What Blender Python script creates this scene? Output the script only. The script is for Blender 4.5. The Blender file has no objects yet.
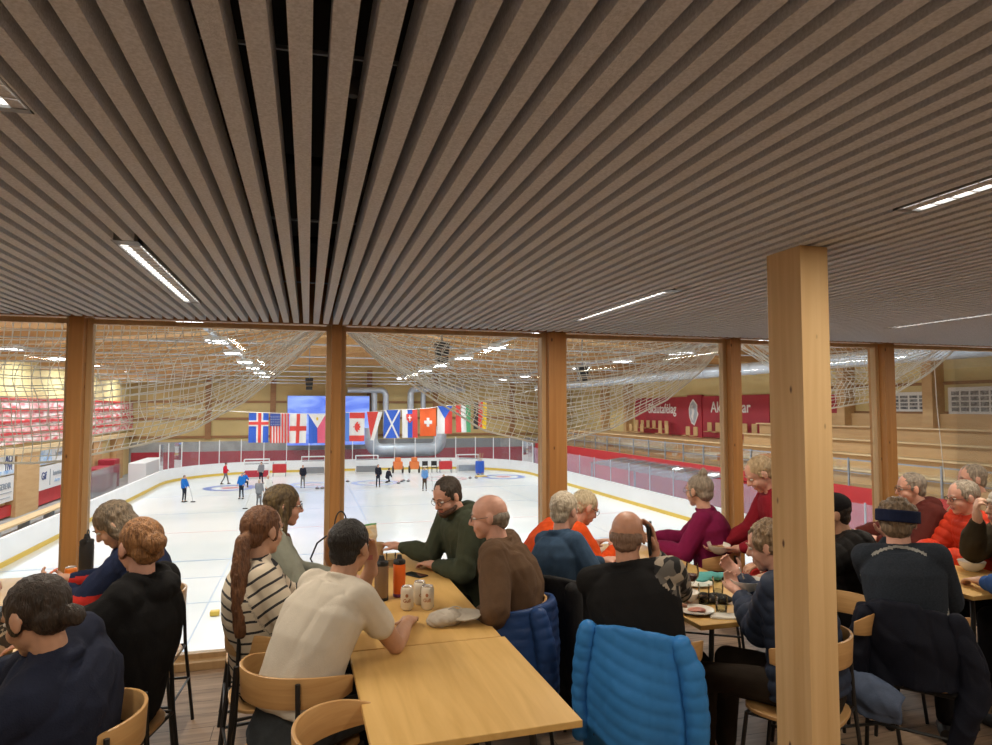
import bpy, bmesh, math, random
import numpy as np
from mathutils import Vector, Matrix, noise
random.seed(4)
S = bpy.context.scene
COL = S.collection
V = Vector
PI = math.pi

# ------------------------------------------------------------ camera, world, exposure
YAW, PITCH, FPX = math.radians(15.7), math.radians(3.1), 668.0
cam = bpy.data.cameras.new('camera'); camo = bpy.data.objects.new('camera', cam); COL.objects.link(camo)
camo.location = (0, 0, 1.78)
camo.rotation_euler = (PI/2 + PITCH, 0, -YAW)
cam.sensor_width = 36; cam.lens = FPX/992*36; cam.clip_start = .02; cam.clip_end = 400
S.camera = camo
S.view_settings.view_transform = 'Standard'; S.view_settings.look = 'None'
S.view_settings.exposure = 0.0; S.view_settings.gamma = 1; S.view_settings.use_curve_mapping = False
W = bpy.data.worlds.new('world'); S.world = W; W.use_nodes = True
W.node_tree.nodes['Background'].inputs[0].default_value = (.30, .33, .40, 1)
W.node_tree.nodes['Background'].inputs[1].default_value = .15
LOUNGE_W, RINK_W = 17.5, 250.0
WARM = (1.0, .87, .70)

# ------------------------------------------------------------ tags
def tag(o, label=None, cat=None, group=None, kind=None):
    if label: o['label'] = label
    if cat: o['category'] = cat
    if group: o['group'] = group
    if kind: o['kind'] = kind
    return o
def thing(name, label, cat, loc=(0, 0, 0), rz=0, group=None):
    o = bpy.data.objects.new(name, None); COL.objects.link(o)
    o.empty_display_size = .1
    o.location = loc; o.rotation_euler = (0, 0, rz)
    return tag(o, label, cat, group)
def copy_tree(o, parent=None):
    c = o.copy(); COL.objects.link(c)
    if parent: c.parent = parent
    for ch in KIDS.get(o.name, []):
        copy_tree(ch, c)
    return c
KIDS = {}
def put(name, me, mats, parent=None):
    o = bpy.data.objects.new(name, me); COL.objects.link(o)
    if not isinstance(mats, (list, tuple)): mats = [mats]
    if len(me.materials) == 0:
        for m in mats: me.materials.append(m)
    if parent:
        o.parent = parent
        KIDS.setdefault(parent.name, []).append(o)
    return o

# ------------------------------------------------------------ materials
def new_mat(name):
    m = bpy.data.materials.new(name); m.use_nodes = True
    nt = m.node_tree; b = nt.nodes['Principled BSDF']
    return m, nt, b
def N(nt, t, **kw):
    n = nt.nodes.new(t)
    for k, v in kw.items():
        if k in n.inputs: n.inputs[k].default_value = v
        else: setattr(n, k, v)
    return n
def rgb(c): return (c[0], c[1], c[2], 1)
def mat(name, c, rough=.6, metal=0, var=.0, scale=20, bump=0, bscale=60, c2=None, coat=0, stretch=(1, 1, 1), sheen=0):
    m, nt, b = new_mat(name)
    b.inputs['Roughness'].default_value = rough; b.inputs['Metallic'].default_value = metal
    if coat: b.inputs['Coat Weight'].default_value = coat
    if sheen: b.inputs['Sheen Weight'].default_value = sheen
    b.inputs['Base Color'].default_value = rgb(c)
    tc = N(nt, 'ShaderNodeTexCoord'); mp = N(nt, 'ShaderNodeMapping'); mp.inputs['Scale'].default_value = stretch
    nt.links.new(tc.outputs['Object'], mp.inputs['Vector'])
    if var or c2:
        if c2 is None: c2 = tuple(max(0, x*(1-var)) for x in c)
        n = N(nt, 'ShaderNodeTexNoise', Scale=scale, Detail=4.0)
        r = N(nt, 'ShaderNodeValToRGB'); r.color_ramp.elements[0].position = .35; r.color_ramp.elements[1].position = .65
        r.color_ramp.elements[0].color = rgb(c); r.color_ramp.elements[1].color = rgb(c2)
        nt.links.new(mp.outputs[0], n.inputs['Vector']); nt.links.new(n.outputs[0], r.inputs[0]); nt.links.new(r.outputs[0], b.inputs['Base Color'])
    if bump:
        n2 = N(nt, 'ShaderNodeTexNoise', Scale=bscale, Detail=3.0); bp = N(nt, 'ShaderNodeBump', Strength=bump, Distance=.01)
        nt.links.new(mp.outputs[0], n2.inputs['Vector']); nt.links.new(n2.outputs[0], bp.inputs['Height']); nt.links.new(bp.outputs[0], b.inputs['Normal'])
    return m
def wood(name, c1, c2, grain=(30, 30, 1.2), rough=.5, knots=False, scale=1.0, coat=0):
    m, nt, b = new_mat(name); b.inputs['Roughness'].default_value = rough
    if coat: b.inputs['Coat Weight'].default_value = coat
    tc = N(nt, 'ShaderNodeTexCoord'); mp = N(nt, 'ShaderNodeMapping'); mp.inputs['Scale'].default_value = grain
    nt.links.new(tc.outputs['Object'], mp.inputs['Vector'])
    n = N(nt, 'ShaderNodeTexNoise', Scale=scale, Detail=6.0, Distortion=.6)
    nt.links.new(mp.outputs[0], n.inputs['Vector'])
    r = N(nt, 'ShaderNodeValToRGB'); r.color_ramp.elements[0].position = .3; r.color_ramp.elements[1].position = .72
    r.color_ramp.elements[0].color = rgb(c1); r.color_ramp.elements[1].color = rgb(c2)
    nt.links.new(n.outputs[0], r.inputs[0])
    out = r.outputs[0]
    if knots:
        mp2 = N(nt, 'ShaderNodeMapping'); mp2.inputs['Scale'].default_value = (11, 11, 5)
        nt.links.new(tc.outputs['Object'], mp2.inputs['Vector'])
        vo = N(nt, 'ShaderNodeTexVoronoi', Scale=1.0); nt.links.new(mp2.outputs[0], vo.inputs['Vector'])
        r2 = N(nt, 'ShaderNodeValToRGB'); r2.color_ramp.elements[0].position = .05; r2.color_ramp.elements[1].position = .10
        r2.color_ramp.elements[0].color = (1, 1, 1, 1); r2.color_ramp.elements[1].color = (0, 0, 0, 1)
        nt.links.new(vo.outputs['Distance'], r2.inputs[0])
        mx = N(nt, 'ShaderNodeMixRGB'); mx.inputs[2].default_value = (.10, .04, .012, 1)
        nt.links.new(r2.outputs[0], mx.inputs[0]); nt.links.new(out, mx.inputs[1]); out = mx.outputs[0]
    nt.links.new(out, b.inputs['Base Color'])
    bp = N(nt, 'ShaderNodeBump', Strength=.08, Distance=.005); nt.links.new(n.outputs[0], bp.inputs['Height']); nt.links.new(bp.outputs[0], b.inputs['Normal'])
    return m
def emit(name, c, s):
    m, nt, b = new_mat(name); b.inputs['Base Color'].default_value = rgb(c)
    b.inputs['Emission Color'].default_value = rgb(c); b.inputs['Emission Strength'].default_value = s
    return m
def glassy(name, tint=(1, 1, 1), refl=.06, rough=0.0, opac=0.0, ocol=(.8, .85, .9)):
    m = bpy.data.materials.new(name); m.use_nodes = True; nt = m.node_tree; nt.nodes.clear()
    t = N(nt, 'ShaderNodeBsdfTransparent'); t.inputs[0].default_value = rgb(tint)
    g = N(nt, 'ShaderNodeBsdfGlossy', Roughness=rough); fr = N(nt, 'ShaderNodeFresnel', IOR=1.3)
    mx = N(nt, 'ShaderNodeMixShader'); o = N(nt, 'ShaderNodeOutputMaterial')
    mul = N(nt, 'ShaderNodeMath', operation='MULTIPLY'); mul.inputs[1].default_value = refl*16
    nt.links.new(fr.outputs[0], mul.inputs[0]); nt.links.new(mul.outputs[0], mx.inputs[0])
    nt.links.new(t.outputs[0], mx.inputs[1]); nt.links.new(g.outputs[0], mx.inputs[2])
    out = mx.outputs[0]
    if opac:
        d = N(nt, 'ShaderNodeBsdfDiffuse'); d.inputs[0].default_value = rgb(ocol); m2 = N(nt, 'ShaderNodeMixShader'); m2.inputs[0].default_value = opac
        nt.links.new(out, m2.inputs[1]); nt.links.new(d.outputs[0], m2.inputs[2]); out = m2.outputs[0]
    nt.links.new(out, o.inputs[0])
    return m

M = {}
M['felt'] = mat('slat_felt', (.66, .68, .74), .95, var=.22, scale=160, bump=.3, bscale=300)
M['void'] = mat('ceiling_void', (.012, .012, .013), .9)
M['black'] = mat('black_steel', (.012, .012, .013), .45)
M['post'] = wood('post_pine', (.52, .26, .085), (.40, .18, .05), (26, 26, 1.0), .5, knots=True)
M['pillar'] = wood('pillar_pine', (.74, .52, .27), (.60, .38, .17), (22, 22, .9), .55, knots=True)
M['frame_pale'] = wood('frame_pine', (.62, .42, .22), (.52, .33, .16), (26, 26, 1.0), .5)
M['oak'] = wood('table_oak', (.70, .45, .16), (.58, .35, .105), (16, 1.3, 16), .5, scale=1.4)
M['oakx'] = wood('table_oak_cross', (.68, .43, .15), (.57, .34, .10), (9, 1.6, 9), .5, scale=1.4)
M['oakedge'] = mat('oak_edge', (.50, .27, .08), .5)
M['chairwood'] = wood('chair_oak', (.60, .36, .15), (.50, .28, .105), (3, 3, 40), .4, scale=1.5)
M['lamp'] = emit('lamp_diffuser', (1, .95, .86), 2.6)
M['lampb'] = emit('rink_lamp_diffuser', (.95, .98, 1), 9)
M['alu'] = mat('aluminium', (.62, .64, .66), .35, .6)
M['galv'] = mat('galvanised_steel', (.33, .37, .42), .45, .3, var=.15, scale=3)
M['duct'] = mat('duct_steel', (.50, .54, .60), .4, .25, var=.12, scale=2)
M['white'] = mat('white_paint', (.80, .81, .82), .5)
M['boards'] = mat('rink_boards', (.82, .83, .84), .35, var=.05, scale=1)
M['kick'] = mat('yellow_kickplate', (.68, .47, .07), .5)
M['red'] = mat('red_paint', (.55, .03, .035), .5, var=.1, scale=2)
M['darkred'] = mat('dark_red_paint', (.42, .025, .045), .6, var=.15, scale=1)
M['cream'] = mat('cream_wall', (.76, .62, .30), .7, var=.10, scale=.6)
M['creamd'] = mat('tan_wall', (.60, .45, .20), .7, var=.12, scale=.6)
M['brown'] = wood('brown_beam', (.34, .17, .07), (.26, .12, .045), (1, 1, 8), .6)
M['ply'] = wood('roof_plywood', (.70, .43, .20), (.60, .35, .14), (.5, 4, 4), .6)
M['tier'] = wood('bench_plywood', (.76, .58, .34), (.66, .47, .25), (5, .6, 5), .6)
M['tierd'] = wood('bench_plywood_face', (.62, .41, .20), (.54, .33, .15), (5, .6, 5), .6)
M['concrete'] = mat('concrete', (.40, .40, .39), .8, var=.25, scale=1.2)
M['net'] = mat('net_twine', (.95, .93, .88), .8)
M['plexi'] = glassy('plexiglass', (.95, .97, .98), .05, .02, .06, (.75, .82, .90))
M['painted_refl'] = glassy('plexiglass_painted_reflections', (.95, .96, .98), .05, .02, .34, (.55, .55, .68))  # lilac-grey reflections on the right screen, painted in as a diffuse tint
M['glass'] = glassy('window_glass', (.97, .985, .98), .035)
M['drink'] = glassy('drinking_glass', (.95, .97, .97), .05)
M['ceramic'] = mat('white_ceramic', (.78, .75, .68), .25, coat=.3)
M['paper'] = mat('white_paper', (.80, .76, .68), .8)
M['rubber'] = mat('black_rubber', (.015, .015, .016), .6)
M['blackcloth'] = mat('black_cloth', (.010, .010, .012), .9, bump=.3, bscale=200)
M['grey'] = mat('grey_plastic', (.22, .23, .24), .5)

def floor_mat():
    m, nt, b = new_mat('plank_floor'); b.inputs['Roughness'].default_value = .6; b.inputs['Specular IOR Level'].default_value = .25
    tc = N(nt, 'ShaderNodeTexCoord'); mp = N(nt, 'ShaderNodeMapping'); mp.inputs['Rotation'].default_value = (0, 0, 0)
    nt.links.new(tc.outputs['Object'], mp.inputs['Vector'])
    br = N(nt, 'ShaderNodeTexBrick', Scale=1.0); br.inputs['Brick Width'].default_value = 1.3; br.inputs['Row Height'].default_value = .18
    br.inputs['Mortar Size'].default_value = .002; br.inputs['Color1'].default_value = (.36, .255, .175, 1); br.inputs['Color2'].default_value = (.45, .33, .235, 1); br.inputs['Mortar'].default_value = (.08, .06, .04, 1)
    br.offset = .37
    nt.links.new(mp.outputs[0], br.inputs['Vector'])
    mp2 = N(nt, 'ShaderNodeMapping'); mp2.inputs['Scale'].default_value = (1.6, 14, 1); nt.links.new(tc.outputs['Object'], mp2.inputs['Vector'])
    n = N(nt, 'ShaderNodeTexNoise', Scale=1.6, Detail=6.0, Distortion=.8); nt.links.new(mp2.outputs[0], n.inputs['Vector'])
    r = N(nt, 'ShaderNodeValToRGB'); r.color_ramp.elements[0].position = .3; r.color_ramp.elements[0].color = (.62, .60, .58, 1); r.color_ramp.elements[1].position = .7; r.color_ramp.elements[1].color = (1.15, 1.1, 1.05, 1)
    nt.links.new(n.outputs[0], r.inputs[0])
    mx = N(nt, 'ShaderNodeMixRGB', blend_type='MULTIPLY'); mx.inputs[0].default_value = 1
    nt.links.new(br.outputs[0], mx.inputs[1]); nt.links.new(r.outputs[0], mx.inputs[2]); nt.links.new(mx.outputs[0], b.inputs['Base Color'])
    return m
M['floor'] = floor_mat()

# ------------------------------------------------------------ mesh collector
class MB:
    def __init__(s): s.v = []; s.f = []; s.m = []
    def add(s, vs, fs, mi=0):
        k = len(s.v); s.v += [tuple(v) for v in vs]; s.f += [tuple(i+k for i in f) for f in fs]; s.m += [mi]*len(fs); return s
    def box(s, a, b, mi=0):
        x0, y0, z0 = a; x1, y1, z1 = b
        vs = [(x0,y0,z0),(x1,y0,z0),(x1,y1,z0),(x0,y1,z0),(x0,y0,z1),(x1,y0,z1),(x1,y1,z1),(x0,y1,z1)]
        return s.add(vs, [(0,3,2,1),(4,5,6,7),(0,1,5,4),(1,2,6,5),(2,3,7,6),(3,0,4,7)], mi)
    def bar(s, a, b, w, h=None, mi=0, up=(0,0,1)):
        a, b = V(a), V(b); d = (b-a).normalized(); u = V(up)
        if abs(d.dot(u)) > .98: u = V((1,0,0))
        x = d.cross(u).normalized()*w/2; y = d.cross(x).normalized()*(h or w)/2
        vs = [a-x-y, a+x-y, a+x+y, a-x+y, b-x-y, b+x-y, b+x+y, b-x+y]
        return s.add(vs, [(0,1,2,3),(7,6,5,4),(0,4,5,1),(1,5,6,2),(2,6,7,3),(3,7,4,0)], mi)
    def tube(s, pts, r, n=8, mi=0, closed=False):
        pts = [V(p) for p in pts]; L = len(pts); rs = r if isinstance(r, (list, tuple)) else [r]*L
        k = len(s.v); prev = None
        for i, p in enumerate(pts):
            if closed: d = pts[(i+1) % L]-pts[i-1]
            else: d = pts[min(i+1, L-1)]-pts[max(i-1, 0)]
            if d.length < 1e-9: d = V((0,0,1))
            d.normalize()
            if prev is None:
                u = V((0,0,1)) if abs(d.z) < .9 else V((1,0,0)); x = d.cross(u).normalized()
            else:
                x = (prev - d*prev.dot(d)); x = x.normalized() if x.length > 1e-6 else d.orthogonal().normalized()
            prev = x; y = d.cross(x)
            for j in range(n):
                t = 2*PI*j/n; s.v.append(tuple(p+(x*math.cos(t)+y*math.sin(t))*rs[i]))
        nn = L if closed else L-1
        for i in range(nn):
            for j in range(n):
                a = k+i*n+j; b = k+i*n+(j+1) % n; c = k+((i+1) % L)*n+(j+1) % n; d_ = k+((i+1) % L)*n+j
                s.f.append((a, b, c, d_)); s.m.append(mi)
        if not closed:
            s.f.append(tuple(k+j for j in range(n))[::-1]); s.m.append(mi)
            s.f.append(tuple(k+(L-1)*n+j for j in range(n))); s.m.append(mi)
        return s
    def lathe(s, prof, c=(0,0,0), n=28, mi=0, axis=None):
        # prof: list of (radius, height)
        k = len(s.v); c = V(c)
        for (r, h) in prof:
            for j in range(n):
                t = 2*PI*j/n; s.v.append((c.x+r*math.cos(t), c.y+r*math.sin(t), c.z+h))
        for i in range(len(prof)-1):
            for j in range(n):
                s.f.append((k+i*n+j, k+i*n+(j+1) % n, k+(i+1)*n+(j+1) % n, k+(i+1)*n+j)); s.m.append(mi)
        s.f.append(tuple(k+j for j in range(n))[::-1]); s.m.append(mi)
        s.f.append(tuple(k+(len(prof)-1)*n+j for j in range(n))); s.m.append(mi)
        return s
    def ell(s, c, r, R=None, n=14, mi=0):
        k = len(s.v); c = V(c); R = R or Matrix.Identity(3); m = n//2+1
        vs = []; 
        vs.append(c+R@V((0,0,-r[2])))
        for i in range(1, m):
            ph = -PI/2+PI*i/m
            for j in range(n):
                t = 2*PI*j/n; vs.append(c+R@V((r[0]*math.cos(ph)*math.cos(t), r[1]*math.cos(ph)*math.sin(t), r[2]*math.sin(ph))))
        vs.append(c+R@V((0,0,r[2])))
        fs = []
        for j in range(n): fs.append((0, 1+(j+1) % n, 1+j))
        for i in range(m-2):
            for j in range(n): fs.append((1+i*n+j, 1+i*n+(j+1) % n, 1+(i+1)*n+(j+1) % n, 1+(i+1)*n+j))
        top = len(vs)-1; b = 1+(m-2)*n
        for j in range(n): fs.append((b+j, b+(j+1) % n, top))
        return s.add(vs, fs, mi)
    def cap(s, a, b, ra, rb, n=12, mi=0):
        a, b = V(a), V(b); d = b-a; L = d.length
        if L < 1e-5: return s.ell(a, (ra, ra, ra), n=n, mi=mi)
        d /= L; pts = []; rs = []
        for t in (-.98, -.85, -.6, -.3): pts.append(a+d*ra*t); rs.append(ra*math.sqrt(1-t*t))
        pts.append(a); rs.append(ra); pts.append(a.lerp(b, .5)); rs.append((ra+rb)/2); pts.append(b); rs.append(rb)
        for t in (.3, .6, .85, .98): pts.append(b+d*rb*t); rs.append(rb*math.sqrt(1-t*t))
        # start/end order must stay monotone
        return s.tube(pts, rs, n, mi)
    def loft(s, rings, n=20, mi=0, p=2.0):
        # rings: (centre, side axis, front axis, half width, half depth)
        k = len(s.v)
        for (c, a, b, w, d) in rings:
            c, a, b = V(c), V(a), V(b)
            for j in range(n):
                t = 2*PI*j/n; ct, st = math.cos(t), math.sin(t)
                q = (abs(ct)**p+abs(st)**p)**(-1/p)
                s.v.append(tuple(c+a*w*ct*q+b*d*st*q))
        for i in range(len(rings)-1):
            for j in range(n):
                s.f.append((k+i*n+j, k+i*n+(j+1) % n, k+(i+1)*n+(j+1) % n, k+(i+1)*n+j)); s.m.append(mi)
        s.f.append(tuple(k+j for j in range(n))[::-1]); s.m.append(mi)
        s.f.append(tuple(k+(len(rings)-1)*n+j for j in range(n))); s.m.append(mi)
        return s
    def prism(s, poly, o, ax, ay, az, mi=0):
        # polygon (u,v) in plane ax, ay from o, thickness vector az
        o, ax, ay, az = V(o), V(ax), V(ay), V(az); n = len(poly)
        vs = [o+ax*u+ay*v for u, v in poly]+[o+ax*u+ay*v+az for u, v in poly]
        fs = [tuple(range(n))[::-1], tuple(range(n, 2*n))]+[(i, (i+1) % n, n+(i+1) % n, n+i) for i in range(n)]
        return s.add(vs, fs, mi)
    def mesh(s, name, smooth=False):
        me = bpy.data.meshes.new(name); me.from_pydata(s.v, [], s.f); me.update()
        bm = bmesh.new(); bm.from_mesh(me); bmesh.ops.recalc_face_normals(bm, faces=bm.faces); bm.to_mesh(me); bm.free()
        me.polygons.foreach_set('material_index', s.m)
        me.polygons.foreach_set('use_smooth', [smooth]*len(s.f)); me.update()
        return me
    def build(s, name, mats, parent=None, smooth=False, bevel=0, origin=None):
        if origin is not None:
            o3 = V(origin); s.v = [tuple(V(v)-o3) for v in s.v]
        o = put(name, s.mesh(name, smooth), mats, parent)
        if origin is not None and not parent: o.location = origin
        if bevel:
            b = o.modifiers.new('b', 'BEVEL'); b.width = bevel; b.segments = 2; b.limit_method = 'ANGLE'
        if smooth:
            e = o.modifiers.new('e', 'EDGE_SPLIT'); e.split_angle = math.radians(42)
        return o
def struct(o, kind='structure'): o['kind'] = kind; return o
def text_mesh(txt, size, depth=.004, bold=0.0, spacing=1.0):
    cu = bpy.data.curves.new('lettering', 'FONT'); cu.body = txt; cu.size = size; cu.extrude = depth; cu.offset = bold
    cu.align_x = 'CENTER'; cu.align_y = 'CENTER'; cu.resolution_u = 3; cu.space_character = spacing
    o = bpy.data.objects.new('lettering', cu); COL.objects.link(o)
    dg = bpy.context.evaluated_depsgraph_get(); dg.update()
    me = bpy.data.meshes.new_from_object(o.evaluated_get(dg)); bpy.data.objects.remove(o)
    return me
def text(name, txt, size, loc, rot, m, parent, depth=.004, bold=0.0, sx=1.0):
    me = text_mesh(txt, size, depth, bold); me.materials.clear(); me.materials.append(m)
    o = put(name, me, m, parent); o.location = loc; o.rotation_euler = rot; o.scale = (sx, 1, 1); return o
def area(name, loc, rot, sx, sy, power, color, parent=None, spread=PI):
    l = bpy.data.lights.new(name, 'AREA'); l.shape = 'RECTANGLE'; l.size = sx; l.size_y = sy; l.energy = power; l.color = color; l.spread = spread
    o = bpy.data.objects.new(name, l); COL.objects.link(o); o.location = loc; o.rotation_euler = rot
    if parent: o.parent = parent
    return o

# ------------------------------------------------------------ lounge shell
H = 2.39; YW = 5.05; Z_ICE = -3.82
XL, XR, YB = -6.0, 9.5, -4.0
o = MB().box((XL, YB, -.12), (XR, YW+.25, 0)).build('floor', M['floor']); struct(o)
# slatted ceiling
mb = MB(); x = XL
while x < XR:
    mb.box((x, YB, H), (x+.039, YW-.10, H+.085)); x += .0685
struct(mb.build('ceiling', M['felt']))
mb = MB().box((XL, YB, H+.42), (XR, YW, H+.46))
for yy in (.6, 1.35, 2.6, 3.9): mb.box((XL, yy, H+.10), (XR, yy+.006, H+.108), 1)
for yy in (1.0, 2.4, 3.6): mb.tube([(XL, yy, H+.3), (XR, yy+.3, H+.3)], .02, 6)
struct(mb.build('ceiling', [M['void'], M['galv']]))
M['lwall'] = mat('lounge_wall', (.50, .42, .33), .8)
struct(MB().box((XL-.1, YB, 0), (XL, YW, H+.5)).build('wall_left', M['lwall']))
struct(MB().box((XR, YB, 0), (XR+.1, YW, H+.5)).build('wall_right', M['lwall']))
struct(MB().box((XL, YB-.1, 0), (XR, YB, H+.5)).build('wall_back', M['lwall']))
# lintel and the slab edge above / below the glazing
struct(MB().box((XL, YW-.03, H+.004), (XR, YW-.012, H+.6)).box((XL, YW-.012, H+.02), (XR, YW+.2, H+.6)).build('trim_1', M['brown']))
struct(MB().box((XL, YW-.03, 0.0), (XR, YW+.16, .055)).build('trim_2', M['frame_pale'], bevel=.004))
struct(MB().box((XL, YW+.25, -.5), (XR, YW+.3, 0.0)).build('trim_3', M['brown']))
# window posts (glulam) : x centre, width, back depth
posts = [(-4.8, .11, .14), (-3.13, .11, .14), (-1.495, .09, .15), (.197, .072, .15), (1.925, .145, .28), (3.585, .10, .17), (5.25, .115, .20), (6.9, .11, .15), (8.6, .11, .15)]
for i, (px, w, d) in enumerate(posts):
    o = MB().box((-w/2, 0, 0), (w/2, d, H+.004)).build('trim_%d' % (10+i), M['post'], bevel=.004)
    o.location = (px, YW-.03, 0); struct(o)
for i in range(len(posts)-1):
    a, wa, da = posts[i]; b, wb, db = posts[i+1]
    x0, x1 = a+wa/2, b-wb/2
    mb = MB(); t = .035; y0, y1 = YW+.045, YW+.105
    mb.box((x0, y0, .055), (x0+t, y1, H+.01)).box((x1-t, y0, .055), (x1, y1, H+.01))
    mb.box((x0+t, y0, .055), (x1-t, y1, .055+t)).box((x0+t, y0, H-.012-.022), (x1-t, y1, H))
    f = mb.build('window_%d' % (i+1), M['frame_pale']); struct(f)
    g = MB().box((x0+t, YW+.072, .055+t), (x1-t, YW+.078, H-.024)).build('pane', M['glass'], f)
# the free-standing pillar
p = MB().box((0, 0, 0), (.124, .19, H)).build('trim_30', M['pillar'], bevel=.003); p.location = (1.757, 2.063, 0); p['label'] = 'square pale pine pillar with knots'; struct(p)

# linear ceiling lamps: (x, y0, y1)
lamp_places = [(-.65, 2.67, 4.16, 'linear ceiling lamp above the left hand tables near the glazing'), (1.81, 3.03, 4.29, 'linear ceiling lamp between the pillar and the glazing'),
 (1.77, .35, 1.62, 'linear ceiling lamp at the upper right, nearest the viewer'), (4.23, 2.75, 4.05, 'linear ceiling lamp at the far right over the third table'),
 (-.60, .25, 1.56, 'linear ceiling lamp cut by the left edge of the picture'), (4.23, .3, 1.6, 'linear ceiling lamp outside the picture on the right'), (-3.1, 2.7, 4.1, 'linear ceiling lamp outside the picture on the left'),
 (-3.1, .3, 1.6, 'linear ceiling lamp over the back left of the room'), (6.7, 2.7, 4.1, 'linear ceiling lamp at the far right end of the room'),
 (-.60, -2.4, -1.1, 'linear ceiling lamp behind the viewer on the left'), (1.77, -2.4, -1.1, 'linear ceiling lamp behind the viewer'), (4.23, -2.4, -1.1, 'linear ceiling lamp behind the viewer on the right'), (6.7, .3, 1.6, 'linear ceiling lamp by the right wall')]
for (x, y0, y1, lb) in lamp_places:
    L = y1-y0
    t = thing('ceiling_lamp', lb, 'lamp', (x, (y0+y1)/2, H-.002), 0, 'linear ceiling lamps between the slats')
    mb = MB(); w = .046
    mb.box((-w, -L/2, 0), (-w+.004, L/2, .05)).box((w-.004, -L/2, 0), (w, L/2, .05)).box((-w, -L/2, 0), (w, -L/2+.07, .03)).box((-w, L/2-.02, 0), (w, L/2, .03)).box((-w, -L/2, .046), (w, L/2, .05))
    mb.build('housing', M['grey'], t)
    MB().box((-w+.005, -L/2+.075, .006), (w-.005, L/2-.022, .01)).build('diffuser', M['lamp'], t)
    mb = MB()
    k = -L/2+.10
    while k < L/2-.03: mb.box((-w+.005, k, .0), (w-.005, k+.006, .005)); k += .06
    mb.box((-w+.005, -L/2+.08, .001), (-w+.008, L/2-.02, .005)).box((w-.008, -L/2+.08, .001), (w-.005, L/2-.02, .005))
    mb.build('louvre', M['alu'], t)
    area('lamp_light', (0, .02, -.004), (0, 0, 0), .055, L-.12, LOUNGE_W*L*(.45 if y1 < 0 else 1.0 if y1 > 2 else .8), WARM, t)

t = thing('smoke_detector', 'small dark sensor hanging in the gap between two slats, top centre', 'sensor', (.09, 1.56, H+.12))
MB().lathe([(.012, 0), (.020, .012), (.022, .03), (.016, .04)], n=18).build('sensor_body', M['grey'], t, smooth=True); MB().tube([(0, 0, .038), (0, 0, .32)], .004, 6).build('stem', M['galv'], t)
# ------------------------------------------------------------ rink hall
def ice_mat():
    m, nt, b = new_mat('ice'); b.inputs['Roughness'].default_value = .22; b.inputs['Base Color'].default_value = (.80, .85, .87, 1)
    b.inputs['Specular IOR Level'].default_value = .35
    tc = N(nt, 'ShaderNodeTexCoord'); n = N(nt, 'ShaderNodeTexNoise', Scale=.12, Detail=5.0, Distortion=.5)
    nt.links.new(tc.outputs['Object'], n.inputs['Vector'])
    r = N(nt, 'ShaderNodeValToRGB'); r.color_ramp.elements[0].position = .38; r.color_ramp.elements[0].color = (.70, .77, .80, 1); r.color_ramp.elements[1].position = .58; r.color_ramp.elements[1].color = (.83, .87, .89, 1)
    nt.links.new(n.outputs[0], r.inputs[0]); nt.links.new(r.outputs[0], b.inputs['Base Color'])
    return m
M['ice'] = ice_mat()
RX0, RX1, RY0, RY1, RR = -10.3, 18.35, 6.2, 62.0, 8.2
def rink_path(off=0, n=10):
    pts = []
    for (cx, cy, a0) in ((RX1-RR, RY1-RR, 0), (RX0+RR, RY1-RR, 90), (RX0+RR, RY0+RR, 180), (RX1-RR, RY0+RR, 270)):
        for i in range(n+1):
            a = math.radians(a0+90*i/n); pts.append((cx+(RR+off)*math.cos(a), cy+(RR+off)*math.sin(a)))
    return pts
def wall_band(mb, off0, off1, z0, z1, mi=0):
    a, b = rink_path(off0), rink_path(off1); n = len(a); k = len(mb.v)
    for i in range(n):
        mb.v += [(a[i][0], a[i][1], z0), (b[i][0], b[i][1], z0), (b[i][0], b[i][1], z1), (a[i][0], a[i][1], z1)]
    for i in range(n):
        j = (i+1) % n
        for q in range(4): mb.f.append((k+i*4+q, k+i*4+(q+1) % 4, k+j*4+(q+1) % 4, k+j*4+q)); mb.m.append(mi)
pp = rink_path()
mb = MB(); mb.prism([(x, y) for x, y in pp], (0, 0, Z_ICE-.1), (1, 0, 0), (0, 1, 0), (0, 0, .1)); struct(mb.build('floor', M['ice']))
struct(MB().box((-17, 5.3, Z_ICE-.25), (30, 72, Z_ICE-.1)).build('floor', M['concrete']))
mb = MB(); wall_band(mb, 0, .12, Z_ICE, Z_ICE+1.0, 0); wall_band(mb, -.02, 0, Z_ICE, Z_ICE+.20, 1); wall_band(mb, -.015, .14, Z_ICE+1.0, Z_ICE+1.03, 2)
tag(mb.build('rink_boards', [M['boards'], M['kick'], M['white']]), 'white boards with yellow kickplate running right round the ice', 'rink boards')
# markings
MK = dict(blue=mat('ice_blue', (.16, .24, .58), .3), red=mat('ice_red', (.62, .22, .26), .3), pink=mat('ice_pink', (.70, .48, .53), .3), line=mat('ice_line', (.34, .46, .62), .3), pl=mat('ice_pale_red', (.68, .50, .54), .3), pb=mat('ice_pale_blue', (.42, .50, .76), .3))
def ring(mb, cx, cy, r0, r1, mi, z=Z_ICE+.004, n=48):
    k = len(mb.v)
    for i in range(n):
        t = 2*PI*i/n
        for r in (r0, r1): mb.v.append((cx+r*math.cos(t), cy+r*math.sin(t), z))
    for i in range(n):
        j = (i+1) % n; mb.f.append((k+2*i, k+2*i+1, k+2*j+1, k+2*j)); mb.m.append(mi)
houses = [(-5.2, 51.0, 'blue', 'red'), (.4, 51.5, 'pb', 'pl'), (5.0, 51.5, 'pb', 'pl'), (10.6, 53, 'pl', 'pl'), (15.6, 53.2, 'blue', 'red'), (-.75, 15.4, 'pink', 'pink'), (-5.2, 15.4, 'pb', 'pl'), (5.4, 15.4, 'pb', 'pl')]
keys = list(MK)
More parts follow.
